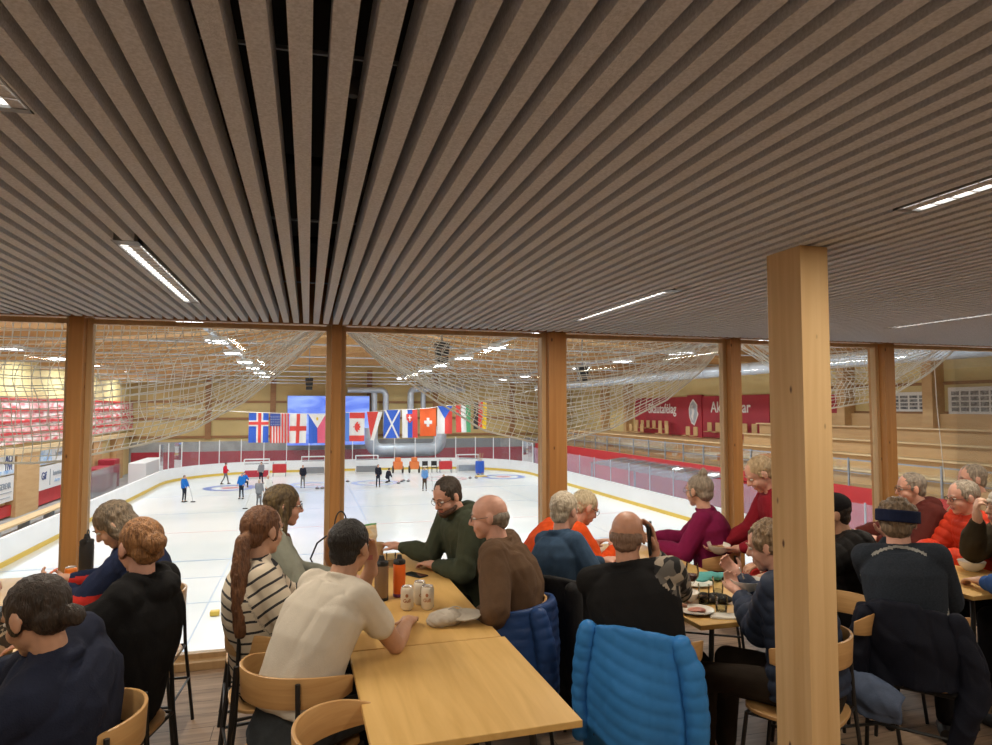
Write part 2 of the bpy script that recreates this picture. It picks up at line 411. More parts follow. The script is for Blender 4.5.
HL = ['blue and red curling rings at the far left of the ice', 'faded curling rings left of the middle window post', 'faded curling rings right of the middle window post', 'faint pinkish curling rings in the far centre', 'blue and red curling rings at the far right of the ice', 'large pale pink curling rings on the near ice behind the seated group', 'faded near curling rings at the left', 'faded near curling rings right of the middle']
for (hx, hy, ca, cb), lb in zip(houses, HL):
    mb = MB(); ring(mb, 0, 0, 1.25 if ca == 'blue' else 1.35, 1.83, 0, .006); ring(mb, 0, 0, .15, .62, 1, .006)
    o = mb.build('curling_rings', [MK[ca], MK[cb]]); o.location = (hx, hy, Z_ICE); tag(o, lb, 'ice marking', 'curling rings painted on the ice')
mb = MB()
for (y, w, mi) in ((21.2, .06, 0), (24.3, .05, 0), (27.0, .12, 0), (33.2, .10, 1), (39.2, .06, 0), (46.8, .08, 0), (58, .05, 1)):
    mb.box((RX0+.05, y, Z_ICE-.01), (RX1-.05, y+w, Z_ICE+.004), mi)
for x in (-2.7, 2.9, 7.9, 13.2): mb.box((x, 12, Z_ICE-.01), (x+.03, 58, Z_ICE+.003), 0)
struct(mb.build('trim_40', [MK['line'], MK['pl']]))

# plexiglass along far end and right side
def plexi(lb, pts, z0, z1, post_w=.07, pm='white', gm='plexi'):
    t = thing('plexiglass_screen', lb, 'glass screen', (pts[0][0], pts[0][1], z0))
    o0 = V((pts[0][0], pts[0][1], z0)); mb = MB(); gl = MB()
    for i, p in enumerate(pts):
        a = V((p[0], p[1], z0))-o0
        if i % 2 == 0: MB().bar(a, a+V((0, 0, z1-z0)), post_w, post_w).build('post', M[pm], t)
    for i in range(len(pts)-1):
        a = V((pts[i][0], pts[i][1], z0))-o0; b = V((pts[i+1][0], pts[i+1][1], z0))-o0
        gl.add([a, b, b+V((0, 0, z1-z0-.05)), a+V((0, 0, z1-z0-.05))], [(0, 1, 2, 3)])
    gl.build('panes', M[gm], t)
    return t
ZB = Z_ICE+1.03
far = rink_path(.06, 10)
arcR = far[0:11][::-1]; arcL = far[11:22]
def resample(pts, step):
    out = [V((pts[0][0], pts[0][1]))]; acc = 0
    for a, b in zip(pts[:-1], pts[1:]):
        a, b = V((a[0], a[1])), V((b[0], b[1])); L = (b-a).length; d = step-acc
        while d <= L: out.append(a.lerp(b, d/L)); d += step
        acc = (L-(d-step))
    return [(p.x, p.y) for p in out]
plexi('tall clear screen with white posts along the far end boards', resample([(arcL[10][0], arcL[10][1])]+[q for q in arcL[::-1]]+[q for q in arcR[::-1]][::-1], .95), ZB, ZB+1.95, .06)
plexi('clear screen along the right hand boards', resample([(RX1+.06, RY1-RR), (RX1+.06, 14.0)], 1.25), ZB, ZB+1.35, .05, 'duct', 'painted_refl')

# hall shell
HX0, HX1, HY1, HZ = -15.2, 27.0, 66.0, 5.5
mb = MB().box((HX0, HY1, Z_ICE-.1), (HX1+.2, HY1+.2, Z_ICE+2.6), 1).box((HX0, HY1, Z_ICE+2.6), (HX1+.2, HY1+.2, HZ+1), 0)
for z in (-.9, .75, 2.3): mb.box((HX0, HY1-.12, z), (HX1, HY1, z+.22), 2)
for x in (-9.0, -3.4, 5.5, 12, 20): mb.box((x, HY1-.16, -1), (x+.5, HY1, HZ), 2)
mb.box((5.6, HY1-.05, -2.9), (19, HY1, -1.2), 3)
mb.box((-15, HY1-.1, Z_ICE), (27, HY1-.02, Z_ICE+1.7), 4)
struct(mb.build('wall_far', [M['creamd'], M['concrete'], M['brown'], M['grey'], M['darkred']]))
struct(MB().box((HX1, 5.3, -1.4), (HX1+.2, HY1, HZ+1)).build('wall_right_hall', M['cream']))
mb = MB().box((HX0-.2, 5.3, Z_ICE-.1), (HX0, HY1, HZ+1))
struct(mb.build('wall_left_hall', M['cream']))
struct(MB().box((-17, YW+.3, Z_ICE-.1), (28, YW+.5, -.5)).build('wall_under_lounge', M['concrete']))
# roof: shallow pitched plywood with glulam beams
mb = MB(); RZ = 6.3; mid = 4.5
mb.add([(HX0-.3, 5.3, 5.0), (mid, 5.3, RZ+1.2), (mid, HY1+.3, RZ+.2), (HX0-.3, HY1+.3, 4.4), (HX0-.3, 5.3, 5.3), (mid, 5.3, RZ+1.5), (mid, HY1+.3, RZ+.5), (HX0-.3, HY1+.3, 4.7)], [(0, 1, 2, 3), (7, 6, 5, 4)])
mb.add([(mid, 5.3, RZ+1.2), (HX1+.3, 5.3, 5.0), (HX1+.3, HY1+.3, 4.4), (mid, HY1+.3, RZ+.2)], [(0, 1, 2, 3)])
struct(mb.build('ceiling', M['ply']))
mb = MB()
for k in range(10):
    y = 9+6.0*k
    zt = 5.0-(y-5.3)*.01; zm = RZ+1.2-(y-5.3)*.0165
    mb.bar((HX0, y, zt-.25), (mid, y, zm-.3), .22, .62).bar((mid, y, zm-.3), (HX1, y, zt-.25), .22, .62)
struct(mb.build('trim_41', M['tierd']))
mb = MB()
for k in range(10): 
    y = 8+6.0*k; mb.tube([(HX0, y, 4.3-.004*y), (HX1, y, 4.3-.004*y)], .035, 6)
struct(mb.build('trim_42', M['duct']))
# lamp rows
rowlab = {-14: 'left edge row', -3.6: 'row left of the middle', 8.1: 'row right of the middle', 20: 'right hand row'}
for x in (-13.2, -3.6, 8.1, 17.6):
    o = MB().box((x-.10, 8, 4.66), (x+.10, 64, 4.78)).build('lamp_rail', M['duct']); tag(o, 'long white lighting rail under the hall roof, ' + rowlab[min(rowlab, key=lambda q: abs(q-x))], 'rail', 'lighting rails of the hall')
    for k in range(9):
        y = 10.5+6.2*k
        t = thing('hall_lamp', 'bright white hall lamp, %s, %s' % (rowlab[min(rowlab, key=lambda q: abs(q-x))], ['nearest', 'second from the glazing', 'third from the glazing', 'fourth from the glazing', 'middle of the row', 'fourth from the far wall', 'third from the far wall', 'second from the far wall', 'nearest the far wall'][k]), 'lamp', (x, y, 4.44), 0, 'hall lamps under the roof')
        MB().box((-.42, -.62, .06), (.42, .62, .22)).build('housing', M['white'], t)
        MB().box((-.36, -.56, .03), (.36, .56, .059)).build('diffuser', M['lampb'], t)
        area('lamp_light', (0, 0, 0), (0, 0, 0), .8, 1.2, RINK_W, (.90, .96, 1.0), t)
# hall duct
mb = MB().tube([(21, 6, 3.75), (21, 60, 3.75)], .30, 20)
for k in range(14): mb.tube([(21, 8+4*k, 3.75), (21, 8.08+4*k, 3.75)], .325, 20)
tag(mb.build('ventilation_duct', M['duct'], smooth=True), 'long round pale duct under the roof on the right', 'duct')
# far ducts
def elbow(a, b, c, r=.6, n=8):
    a, b, c = V(a), V(b), V(c); p = b+(a-b).normalized()*r; q = b+(c-b).normalized()*r
    return [p*(1-t)**2+b*2*t*(1-t)+q*t*t for t in [i/n for i in range(n+1)]]
mb = MB()
mb.tube([(3.6, 64.8, 3.55)]+elbow((3.6, 64.8, 3.55), (7.2, 64.8, 3.55), (7.2, 64.8, 0))+[(7.2, 64.8, -.4)], .28, 12)
for x in (6.1,): mb.tube([(x, 65, 3.5), (x, 65, -.6)], .3, 12)
tag(mb.build('ventilation_duct', M['duct'], smooth=True), 'grey duct bend left of the pair behind the flags', 'duct')
mb = MB()
mb.tube([(15, 64.8, 3.7)]+elbow((15, 64.8, 3.7), (9.6, 64.8, 3.7), (9.6, 64.8, -2))+[(9.6, 64.8, 0)], .32, 12)
mb.tube([(10.9, 65.2, 3.6), (10.9, 65.2, 0)], .26, 12)
tag(mb.build('ventilation_duct', M['duct'], smooth=True), 'grey duct bend right of the pair behind the flags', 'duct')
mb = MB()
mb.tube([(5.7, 63.2, 0)]+elbow((5.7, 63.2, 0), (5.7, 63.2, -2.1), (12, 63.2, -2.1), 1.1)+elbow((5.7, 63.2, -2.1), (12.2, 63.2, -2.1), (12.2, 63.2, 0), 1.1)+[(12.2, 63.2, .1)], .62, 16)
tag(mb.build('ventilation_duct', M['duct'], smooth=True), 'fat U-shaped grey duct behind the far screen', 'duct')
t = thing('projection_screen', 'large blue lit screen hanging on the far wall behind the flags', 'screen', (1.85, 64.5, .7))
M['screen'] = None
m, nt, b = new_mat('screen_picture'); b.inputs['Base Color'].default_value = (.02, .02, .05, 1)
tc = N(nt, 'ShaderNodeTexCoord'); mp = N(nt, 'ShaderNodeMapping'); mp.inputs['Scale'].default_value = (.12, 1, .3); nn = N(nt, 'ShaderNodeTexNoise', Scale=3.0, Detail=5.0, Distortion=1.0)
r = N(nt, 'ShaderNodeValToRGB'); r.color_ramp.elements[0].color = (.10, .19, .78, 1); r.color_ramp.elements[0].position = .35; r.color_ramp.elements[1].color = (.36, .50, 1, 1); r.color_ramp.elements[1].position = .68
nt.links.new(tc.outputs['Object'], mp.inputs[0]); nt.links.new(mp.outputs[0], nn.inputs['Vector']); nt.links.new(nn.outputs[0], r.inputs[0]); nt.links.new(r.outputs[0], b.inputs['Emission Color']); b.inputs['Emission Strength'].default_value = 1.15
MB().box((-3.65, 0, -2.3), (3.75, .06, 2.25)).build('picture', m, t)
MB().box((-3.72, .06, -2.37), (3.82, .14, 2.32)).build('frame', M['grey'], t)
# suspended projector / speaker
for (x, y, z, lb) in ((.05, 40, 2.9, 'black loudspeaker cluster hung in front of the blue screen'), (4.3, 22, 3.35, 'black stage lamps hung behind the net, left'), (11.5, 27, 3.0, 'black stage lamps hung behind the net, right')):
    t = thing('hanging_speaker', lb, 'loudspeaker', (x, y, z), 0, 'black units hung from the roof')
    for i in range(3): MB().box((-.22+.02*i, -.2, .45-.24*i), (.22-.02*i, .2, .64-.24*i)).build('cabinet', M['black'], t)
    MB().tube([(0, 0, .62), (0, 0, RZ+1.19-(y-5.3)*.0165-z-abs(x-4.5)*.06)], .03, 6).build('hanger', M['galv'], t)

# flags
FC = {k: mat('flag_'+k, c, .7, sheen=.2) for k, c in dict(blue=(.03, .12, .62), white=(.82, .82, .82), red=(.72, .06, .05), navy=(.05, .09, .35), orange=(.80, .12, .02), green=(.10, .42, .20), yellow=(.85, .58, .03), black=(.02, .02, .02), sky=(.10, .25, .75), pink=(.75, .12, .22)).items()}
fk = list(FC); fi = {k: i for i, k in enumerate(fk)}
def rect(x0, y0, x1, y1): return [(x0, y0), (x1, y0), (x1, y1), (x0, y1)]
def circ(cx, cy, r, n=16): return [(cx+r*math.cos(2*PI*i/n), cy+r*math.sin(2*PI*i/n)) for i in range(n)]
leaf = [(0, .5), (.12, .3), (.3, .36), (.26, .1), (.5, .14), (.42, -.06), (.2, -.28), (.04, -.26), (.04, -.5), (-.04, -.5), (-.04, -.26), (-.2, -.28), (-.42, -.06), (-.5, .14), (-.26, .1), (-.3, .36), (-.12, .3)]
flags = []
# (x centre, top z, width, base, layers, label)
def L3(*a): return list(a)
flags.append((-3.20, 1.49, 1.26, 'blue', [(rect(.38, 0, .72, 1), 'white'), (rect(0, .55, 1, .75), 'white'), (rect(.47, 0, .63, 1), 'red'), (rect(0, .60, 1, .70), 'red')], 'blue flag with white-edged red cross, leftmost of the row'))
st = [(rect(i/13, 0, (i+1)/13, 1), 'red') for i in range(0, 13, 2)]
flags.append((-1.86, 1.45, 1.22, 'white', st+[(rect(0, .58, .54, 1), 'navy')]+[(circ(.06+.105*i, .63+.085*j, .016, 5), 'white') for i in range(5) for j in range(4)], 'flag with thin red and white stripes and a starred dark blue corner'))
flags.append((-.62, 1.42, 1.12, 'white', [(rect(.40, 0, .60, 1), 'red'), (rect(0, .42, 1, .58), 'red')], 'white flag with a plain red cross'))
flags.append((.62, 1.40, 1.16, 'blue', [(rect(.5, 0, 1, 1), 'pink'), ([(0, 1), (.5, .52), (1, 1)], 'white'), (circ(.5, .84, .06), 'yellow')], 'flag half blue and half red with a white triangle on top'))
flags.append((1.62, 1.45, .62, 'pink', [(rect(0, 0, .3, 1), 'white')], 'narrow pink edged flag half hidden by the post'))
flags.append((2.42, 1.50, .70, 'sky', [(rect(0, 0, .25, 1), 'white')], 'plain blue flag half hidden by the post'))
flags.append((3.35, 1.50, 1.05, 'white', [(rect(0, .80, 1, 1), 'red'), (rect(0, 0, 1, .2), 'red'), ([(.5+v*.5, .5+u*.38) for u, v in leaf], 'red')], 'red and white flag with a red maple leaf'))
flags.append((4.56, 1.56, 1.10, None, [([(0, 1), (1, 1), (.25, 0)], 'red'), ([(.72, 1), (1, 1), (.42, 0), (.2, 0)], 'white')], 'folded red flag with a white diagonal hem'))
flags.append((5.80, 1.68, 1.14, 'blue', [([(0, 0), (.12, 0), (1, 1), (.88, 1)], 'white'), ([(0, 1), (.12, 1), (1, 0), (.88, 0)], 'white')], 'blue flag with a white diagonal cross'))
flags.append((7.04, 1.70, 1.10, 'white', [(rect(.36, 0, .68, 1), 'blue'), (rect(.68, 0, 1, 1), 'red'), ([(.28, .85), (.72, .85), (.72, .65), (.5, .52), (.28, .65)], 'red'), (rect(.46, .6, .53, .8), 'white'), (rect(.38, .70, .61, .74), 'white')], 'white, blue and red upright striped flag with a shield'))
flags.append((8.38, 1.80, 1.18, 'orange', [(rect(.42, .34, .58, .66), 'white'), (rect(.26, .44, .74, .56), 'white')], 'orange-red flag with a short white cross'))
flags.append((9.63, 1.97, 1.10, 'white', [(rect(.5, 0, 1, 1), 'red'), ([(0, 1), (.5, .55), (1, 1)], 'blue')], 'white and red flag with a blue triangle on top'))
flags.append((10.98, 2.05, 1.10, 'white', [(rect(0, 0, .33, 1), 'red'), (rect(.68, 0, 1, 1), 'green')], 'red, white and green upright striped flag'))
flags.append((12.30, 2.27, .98, 'black', [(rect(.34, 0, .68, 1), 'red'), (rect(.68, 0, 1, 1), 'yellow')], 'black, red and yellow upright striped flag, rightmost of the row'))
for (x, zt, w, base, layers, lb) in flags:
    hgt = 2.0; mb = MB(); lv = 0
    if base: mb.prism(rect(-w/2, -hgt, w/2, 0), (0, 0, 0), (1, 0, 0), (0, 0, 1), (0, .02, 0), fi[base])
    for i, (poly, c) in enumerate(layers):
        e = .014*(i+1)
        mb.prism([((u-.5)*w, (v-1)*hgt) for u, v in poly], (0, -e, 0), (1, 0, 0), (0, 0, 1), (0, .02+2*e, 0), fi[c])
    me = mb.mesh('flag')
    bm = bmesh.new(); bm.from_mesh(me)
    for k in range(1, 12):
        bmesh.ops.bisect_plane(bm, geom=bm.verts[:]+bm.edges[:]+bm.faces[:], plane_co=(-w/2+w*k/12, 0, 0), plane_no=(1, 0, 0))
    for k in range(1, 9):
        bmesh.ops.bisect_plane(bm, geom=bm.verts[:]+bm.edges[:]+bm.faces[:], plane_co=(0, 0, -hgt*k/9), plane_no=(0, 0, 1))
    for v in bm.verts:
        q = -v.co.z/hgt; v.co.y += .10*q*math.sin(v.co.x*6+x)+.04*math.sin(v.co.z*3+x); v.co.x += .05*q*math.sin(x*3)
    bm.to_mesh(me); bm.free()
    o = put('flag', me, [FC[k] for k in fk]); o.location = (x, 48, zt); tag(o, lb, 'flag', 'national flags on a line across the hall')
tag(MB().tube([(-10, 48, 1.9)]+[(f[0], 48, f[1]+.02) for f in flags]+[(18.5, 48, 3.6)], .015, 5).build('flag_line', M['net']), 'thin line carrying the row of flags', 'rope')

# right-hand stand
mb = MB()
prof = [(21.5, Z_ICE-.1), (21.5, -1.38), (22.4, -1.38)]
tiers = [(22.4, -1.38, -.82), (23.5, -.82, -.25), (24.6, -.25, .32), (25.7, .32, .9)]
mb.box((21.4, 8, Z_ICE-.1), (21.5, 62, -1.38), 0)
mb.box((21.5, 8, -1.48), (22.4, 62, -1.38), 1)
for i, (x, z0, z1) in enumerate(tiers):
    ye = 62 if i < 2 else 33.9
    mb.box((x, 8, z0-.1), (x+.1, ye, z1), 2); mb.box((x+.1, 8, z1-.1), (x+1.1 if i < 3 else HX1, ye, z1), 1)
    mb.box((x-.25, 8, z1-.02), (x+.12, ye, z1+.05), 1)
mb.box((24.6, 33.9, -.4), (HX1, 62, -.25), 1)
for y in (23, 28, 52.3, 57): mb.box((26.3, y, -.3), (27, y+.5, HZ), 2)
mb.box((26.7, 8, .9), (27, 33.9, 1.55), 2)
struct(mb.build('trim_43', [M['red'], M['tier'], M['tierd']]))
mb = MB()
for z in (1.52, 2.83): mb.box((26.92, 8, z), (27, 34, z+.14))
struct(mb.build('trim_44', M['brown']))
t = thing('stand_railing', 'grey metal railing with glass panes on the red parapet of the right hand stand', 'railing', (21.45, 8, -1.38))
k = 0
while k < 52:
    MB().box((-.03, k-.03, 0), (.03, k+.03, 1.15)).build('post', M['galv'], t); k += 2.1
MB().box((-.02, 0, 1.05), (.02, 52, 1.10)).box((-.02, 0, .55), (.02, 52, .58)).build('rail', M['galv'], t)
MB().box((-.008, 0, .05), (.008, 52, 1.05)).build('panes', M['glass'], t)
# red wall with lettering
RYa, RYb = 34.4, 51.6
t = thing('name_wall', 'dark red wall panel with white club lettering and emblem above the stand', 'sign', (26.85, 43, .3))
mb = MB().box((-.06, RYa-43, -.5), (.06, RYb-43, 2.35)); mb.box((-.12, -1.5, -.55), (.08, .35, 2.45)); mb.build('panel', M['darkred'], t)
M['letter'] = mat('white_lettering', (.85, .82, .80), .6)
rotR = (PI/2, 0, -PI/2)
text('lettering', 'Skautafélag', 1.05, (-.08, 4.1, 1.45), rotR, M['letter'], t, .01, .012, .92)
text('lettering', 'Akureyrar', 1.05, (-.08, -4.7, 1.55), rotR, M['letter'], t, .01, .012, .98)
em = [(0, 1.0), (.25, .75), (.42, .6), (.40, .1), (.52, -.1), (.36, -.45), (.1, -.95), (-.2, -.8), (-.42, -.3), (-.46, .3), (-.3, .7)]
mb = MB().prism([(-u*1.25, v*.98) for u, v in em], (-.14, -.45, 1.2), (0, 1, 0), (0, 0, 1), (.02, 0, 0), 0)
mb.prism([(-u*1.25*.84, v*.98*.86) for u, v in em], (-.15, -.45, 1.2), (0, 1, 0), (0, 0, 1), (.02, 0, 0), 1)
mb.prism([(.02, .5), (.2, .3), (.12, .0), (.25, -.3), (0, -.6), (-.05, -.2), (-.2, .1)], (-.16, -.45, 1.2), (0, 1, 0), (0, 0, 1), (.02, 0, 0), 0)
mb.prism(circ(.12, .42, .12), (-.16, -.45, 1.2), (0, 1, 0), (0, 0, 1), (.02, 0, 0), 0)
mb.build('emblem', [M['letter'], M['duct']], t)
o = MB().box((26.75, 28.6, -.2), (26.95, 34.2, 2.55)).build('stand_sign_board', M['darkred']); tag(o, 'plain dark red wall panel just right of the lettered wall', 'wall panel')
# tan seat backs under the lettering
M['seat'] = mat('tan_seat', (.58, .38, .17), .6)
first = None
for row in range(2):
    y = 35.2+.3*row
    while y < 50.5:
        if not (41.6 < y < 43.8) and random.random() < .8:
            if first is None:
                first = thing('tan_stand_seat', 'tan folding seat in the stand under the club lettering', 'seat', (26.3-.9*row, y, .0-.30*row), 0, 'tan seats under the lettered wall')
                MB().box((0, -.25, .25), (.06, .25, .85)).build('backrest', M['seat'], first, bevel=.02); MB().box((-.3, -.25, .2), (.0, .25, .26)).build('seat_pan', M['tierd'], first)
            else:
                c = copy_tree(first); c.location = (26.3-.9*row, y, .0-.30*row)
        y += .95
# posters
M['photo'] = mat('photo_print', (.05, .06, .08), .5, c2=(.35, .38, .42), scale=9)
def poster(y0, y1, z0, z1, cols, rows, lb):
    t = thing('photo_poster', lb, 'poster', (26.9, (y0+y1)/2, z0), 0)
    w = y1-y0; h = z1-z0
    MB().box((0, -w/2, 0), (.04, w/2, h)).build('board', M['white'], t)
    for i in range(cols):
        for j in range(rows):
            yy = w/2-.12-(i+.5)*(w-.24)/cols; zz = h-.14-(j+.5)*(h-.22)/rows; pw = (w-.24)/cols*.40; ph = (h-.22)/rows*.36
            MB().box((-.012, yy-pw, zz-ph), (0, yy+pw, zz+ph)).build('photograph', M['photo'], t)
poster(18.6, 22.75, 1.55, 2.70, 9, 4, 'large white poster with rows of small photographs at the right edge')
poster(23.6, 26.4, 1.65, 2.55, 5, 4, 'smaller white photo poster left of the rightmost window post')
poster(30.2, 32.2, 1.6, 2.4, 3, 3, 'small photo poster behind the net near the pillar')
# players bench canopy, red box and gear on the right side
t = thing('bench_canopy', 'clear slanting roof on dark bars over the team bench at the right boards', 'canopy', (19.8, 36, -1.9))
mb = MB()
for k in range(10): MB().bar((-1.2, -6+1.35*k, -.02), (1.4, -6+1.35*k, .3), .10, .06).build('bar', M['galv'], t)
MB().add([(-1.3, -6.2, 0), (1.4, -6.2, .32), (1.4, 6.5, .32), (-1.3, 6.5, 0), (-1.3, -6.2, .02), (1.4, -6.2, .34), (1.4, 6.5, .34), (-1.3, 6.5, .02)], [(0, 1, 2, 3), (7, 6, 5, 4), (0, 4, 5, 1), (2, 6, 7, 3)]).build('roof_sheet', M['plexi'], t)
for k in (-6, 0, 6.2): MB().box((-1.2, k, -1.9), (-1.1, k+.1, 0)).build('post', M['galv'], t)
for (y, w, h, lb) in ((25.5, 1.2, 2.35, 'bright red box standing behind the right boards by the purple sweater'), (28.2, .7, 2.2, 'narrow red box behind the right boards under the canopy')):
    o = MB().box((-.3, -w/2, 0), (.3, w/2, h)).box((-.33, -w/2-.02, h-.1), (.33, w/2+.02, h)).build('red_box', M['red']); o.location = (20.2, y, Z_ICE-.1); tag(o, lb, 'box')
# left side of the hall
mb = MB()
for (y0, y1) in ((30, 33), (40.9, 44.0), (48.9, 50.8), (54, 56), (60, 62)): mb.box((HX0, y0, Z_ICE-.1), (HX0+.5, y1, -.5))
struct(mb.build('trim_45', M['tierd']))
mb = MB().box((HX0, 5.5, -.62), (HX0+.55, HY1, -.30), 1)
mb.box((HX0, 5.5, -3.25), (HX0+.3, 41, Z_ICE+.02), 0); mb.box((HX0, 44, Z_ICE), (HX0+.3, 49, -2.95), 0); mb.box((HX0, 56, Z_ICE), (HX0+.3, 60, -2.2), 0)
struct(mb.build('trim_46', [M['red'], M['tier']]))
def banner(y0, y1, z0, z1, lb, bg, items):
    t = thing('wall_banner', lb, 'banner', (HX0+.36, (y0+y1)/2, (z0+z1)/2))
    MB().box((0, -(y1-y0)/2, -(z1-z0)/2), (.05, (y1-y0)/2, (z1-z0)/2)).build('sheet', bg, t)
    for it in items:
        if it[0] == 't': text('lettering', it[1], it[2], (.06, it[3], it[4]), (PI/2, 0, PI/2), it[5], t, .008, .01, it[6])
        else: MB().box((.05, it[1], it[2]), (.075, it[3], it[4])).build('printed_patch', it[5], t)
M['inkblue'] = mat('print_dark_blue', (.03, .06, .22), .6); M['inkl'] = mat('print_light_blue', (.22, .42, .75), .6, c2=(.7, .8, .9), scale=3); M['inkg'] = mat('print_grey', (.30, .34, .40), .6)
banner(37.5, 40.8, -1.62, -.30, 'white banner with dark blue letters between light blue bands, at the left edge', M['white'], [('p', -1.6, .38, 1.5, .6, M['inkl']), ('p', -1.6, -.6, 1.5, -.42, M['inkl']), ('t', 'ACI', .55, .95, .14, M['inkblue'], 1), ('t', 'TIVI', .55, .9, -.26, M['inkblue'], 1)])
banner(37.5, 40.8, -3.0, -1.68, 'white banner with grey lettering under the blue lettered banner', M['white'], [('t', 'ÐGERÐIR', .42, .4, .15, M['inkg'], 1), ('p', -1, -.2, 1.4, -.16, M['inkg']), ('p', -1, -.45, 1.2, -.42, M['inkg'])])
banner(44.2, 48.3, -1.5, -.40, 'white banner with a blue photograph on its left half', M['white'], [('p', -1.95, -.5, -.2, .5, M['inkl']), ('t', 'b azar', .45, 1.0, 0, M['inkg'], 1)])
banner(44.1, 48.4, -2.95, -1.58, 'white banner with blue and grey lettering over the red base', M['white'], [('t', 'Gif', .62, -1.3, .1, M['inkblue'], 1), ('p', -.35, -.5, -.3, .45, M['inkg']), ('t', 'ísmeistari', .42, .95, .15, M['inkg'], 1), ('t', 'Akureyri', .28, .95, -.3, M['inkl'], 1)])
banner(51.2, 53.6, -2.6, -.75, 'poster of dark red and purple pictures right of the left post', mat('poster_purple', (.30, .04, .10), .6, c2=(.75, .7, .75), scale=2.0), [])
banner(51.2, 53.6, -3.7, -2.7, 'pale lettered sheet below the purple poster', M['white'], [('p', -1, -.1, -.6, .3, M['inkg'])])
# red and white pennant rows on the gallery front at left
t = thing('gallery_banner', 'long red and white patterned banner rows along the left wall behind the net', 'banner', (HX0+.2, 33, .0))
M['rw'] = mat('red_white_print', (.62, .05, .07), .7, c2=(.80, .78, .76), scale=1.3, stretch=(1, .9, 3.0))
for k in range(4): MB().box((-.02*k, -27, -.10+.62*k), (.1-.02*k, 32.8, .40+.62*k)).build('strip', M['rw'], t)
for k in range(4): MB().box((-.02, -27, .40+.62*k), (.14, 32.8, .52+.62*k)).build('red_edge', M['red'], t)
# left bench area behind boards
t = thing('players_bench', 'long low wooden bench behind the left boards', 'bench', (-12.9, 38, Z_ICE-.1))
MB().box((-.3, -8, .42), (.3, 6, .5)).build('seat', M['tier'], t)
for k in range(5): MB().box((-.25, -7.5+3.2*k, 0), (.25, -7.4+3.2*k, .42)).build('leg', M['galv'], t)
tag(MB().box((-12.2, 44, Z_ICE-.1), (-12.0, 50, -1.9)).build('bench_shield', M['plexi']), 'clear grey shield in front of the left team bench', 'glass screen')
tag(MB().box((-12.6, 54.6, Z_ICE-.1), (-11.4, 60.5, -2.2)).build('white_container', M['white'], bevel=.05), 'white low container behind the left corner of the boards', 'container')
tag(MB().box((-14.6, 51.5, Z_ICE-.1), (-13.2, 54.2, -2.3)).box((-14.5, 54.3, Z_ICE-.1), (-13.4, 55.6, -1.9)).build('gear_crate', M['darkred'], bevel=.05), 'dark red crates of gear behind the left boards', 'crate')

# nets -------------------------------------------------------
def hemf(pts):
    xs = [p[0] for p in pts]; zs = [p[1] for p in pts]
    return lambda x: float(np.interp(x, xs, zs))
def net(lb, hem, x0, x1, y, ztop, rows, step, seed, dense=1.0):
    f = hemf(hem); rnd = random.Random(seed); mb = MB()
    n = int((x1-x0)/step)
    def pt(i, k):
        x = x0+(x1-x0)*i/n; t = k/rows; h = min(f(x), ztop-.02)
        # gathered folds: the net doubles back on itself going down
        fold = .06*math.sin(t*17+x*1.3)*(1-abs(2*t-1)**3)
        tt = t**.92+.012*math.sin(t*23+1.7*x)*(1 if 0 < k < rows else 0)
        z = ztop-(ztop-h)*min(1, tt)
        return V((x+.012*math.sin(k*.7+seed)+.04*math.sin(t*6+x*2), y+fold+.06*math.sin(x*2+seed), z))
    P_ = [[pt(i, k) for i in range(n+1)] for k in range(rows+1)]
    for k in range(rows+1):
        r = .0036 if k < rows else .009
        if k % 6 == 3: r = .006
        mb.tube(P_[k], r, 3 if k < rows else 5)
    for i in range(0, n+1):
        mb.tube([P_[k][i] for k in range(rows+1)], .0036, 3)
    # second layer of folded mesh hanging behind, cells larger and skewed
    n2 = int(n*.55*dense); r2 = int(rows*.6*dense)
    def pt2(i, k):
        x = x0+(x1-x0)*i/n2; t = k/r2; h = min(f(x), ztop-.02); h = h+(ztop-h)*.16
        z = ztop-(ztop-h)*t
        return V((x+.10*math.sin(t*5+seed), y+.22+.08*math.sin(t*13+x), z+.03*math.sin(x*4+t*8)*t))
    Q = [[pt2(i, k) for i in range(n2+1)] for k in range(r2+1)]
    for k in range(r2+1): mb.tube(Q[k], .0040, 3)
    for i in range(n2+1): mb.tube([Q[k][i] for k in range(r2+1)], .0034, 3)
    return tag(mb.build('safety_net', M['net']), lb, 'net')
net('white safety net hanging in folds behind the left windows', [(-4, 1.40), (-2.12, 1.391), (-1.93, 1.387), (-1.68, 1.403), (-1.55, 1.438), (-1.15, 1.513), (-.80, 1.616), (-.44, 1.833), (-.144, 2.106), (.125, 2.405), (.2, 2.5)], -3.0, .2, 5.6, 2.60, 24, .058, 1)
net('white safety net gathered in the middle window and its right neighbour', [(.2, 2.5), (.284, 2.426), (.572, 2.143), (.994, 1.853), (1.431, 1.596), (1.931, 1.487), (2.224, 1.483), (2.754, 1.603), (3.271, 1.861), (3.596, 2.129), (3.843, 2.424), (3.9, 2.5)], .2, 3.9, 5.6, 2.60, 30, .062, 2)
net('white safety net swag behind the pillar and rightmost post', [(4.0, 2.5), (4.067, 2.4), (4.347, 2.21), (4.609, 1.945), (5.108, 1.777), (5.842, 1.87), (6.002, 1.944), (6.371, 2.149), (6.714, 2.436), (6.8, 2.5)], 4.0, 6.8, 5.6, 2.60, 20, .066, 3)
for (x, z0, lb) in ((6.55, 1.0, 'thin white cord hanging right of the rightmost post'), (4.45, .9, 'thin white cord hanging left of the pillar'), ):
    tag(MB().tube([(x, 5.7, 2.7), (x+.03, 5.7, 1.8), (x+.10, 5.7, z0)], .004, 5).build('net_cord', M['net']), lb, 'cord')
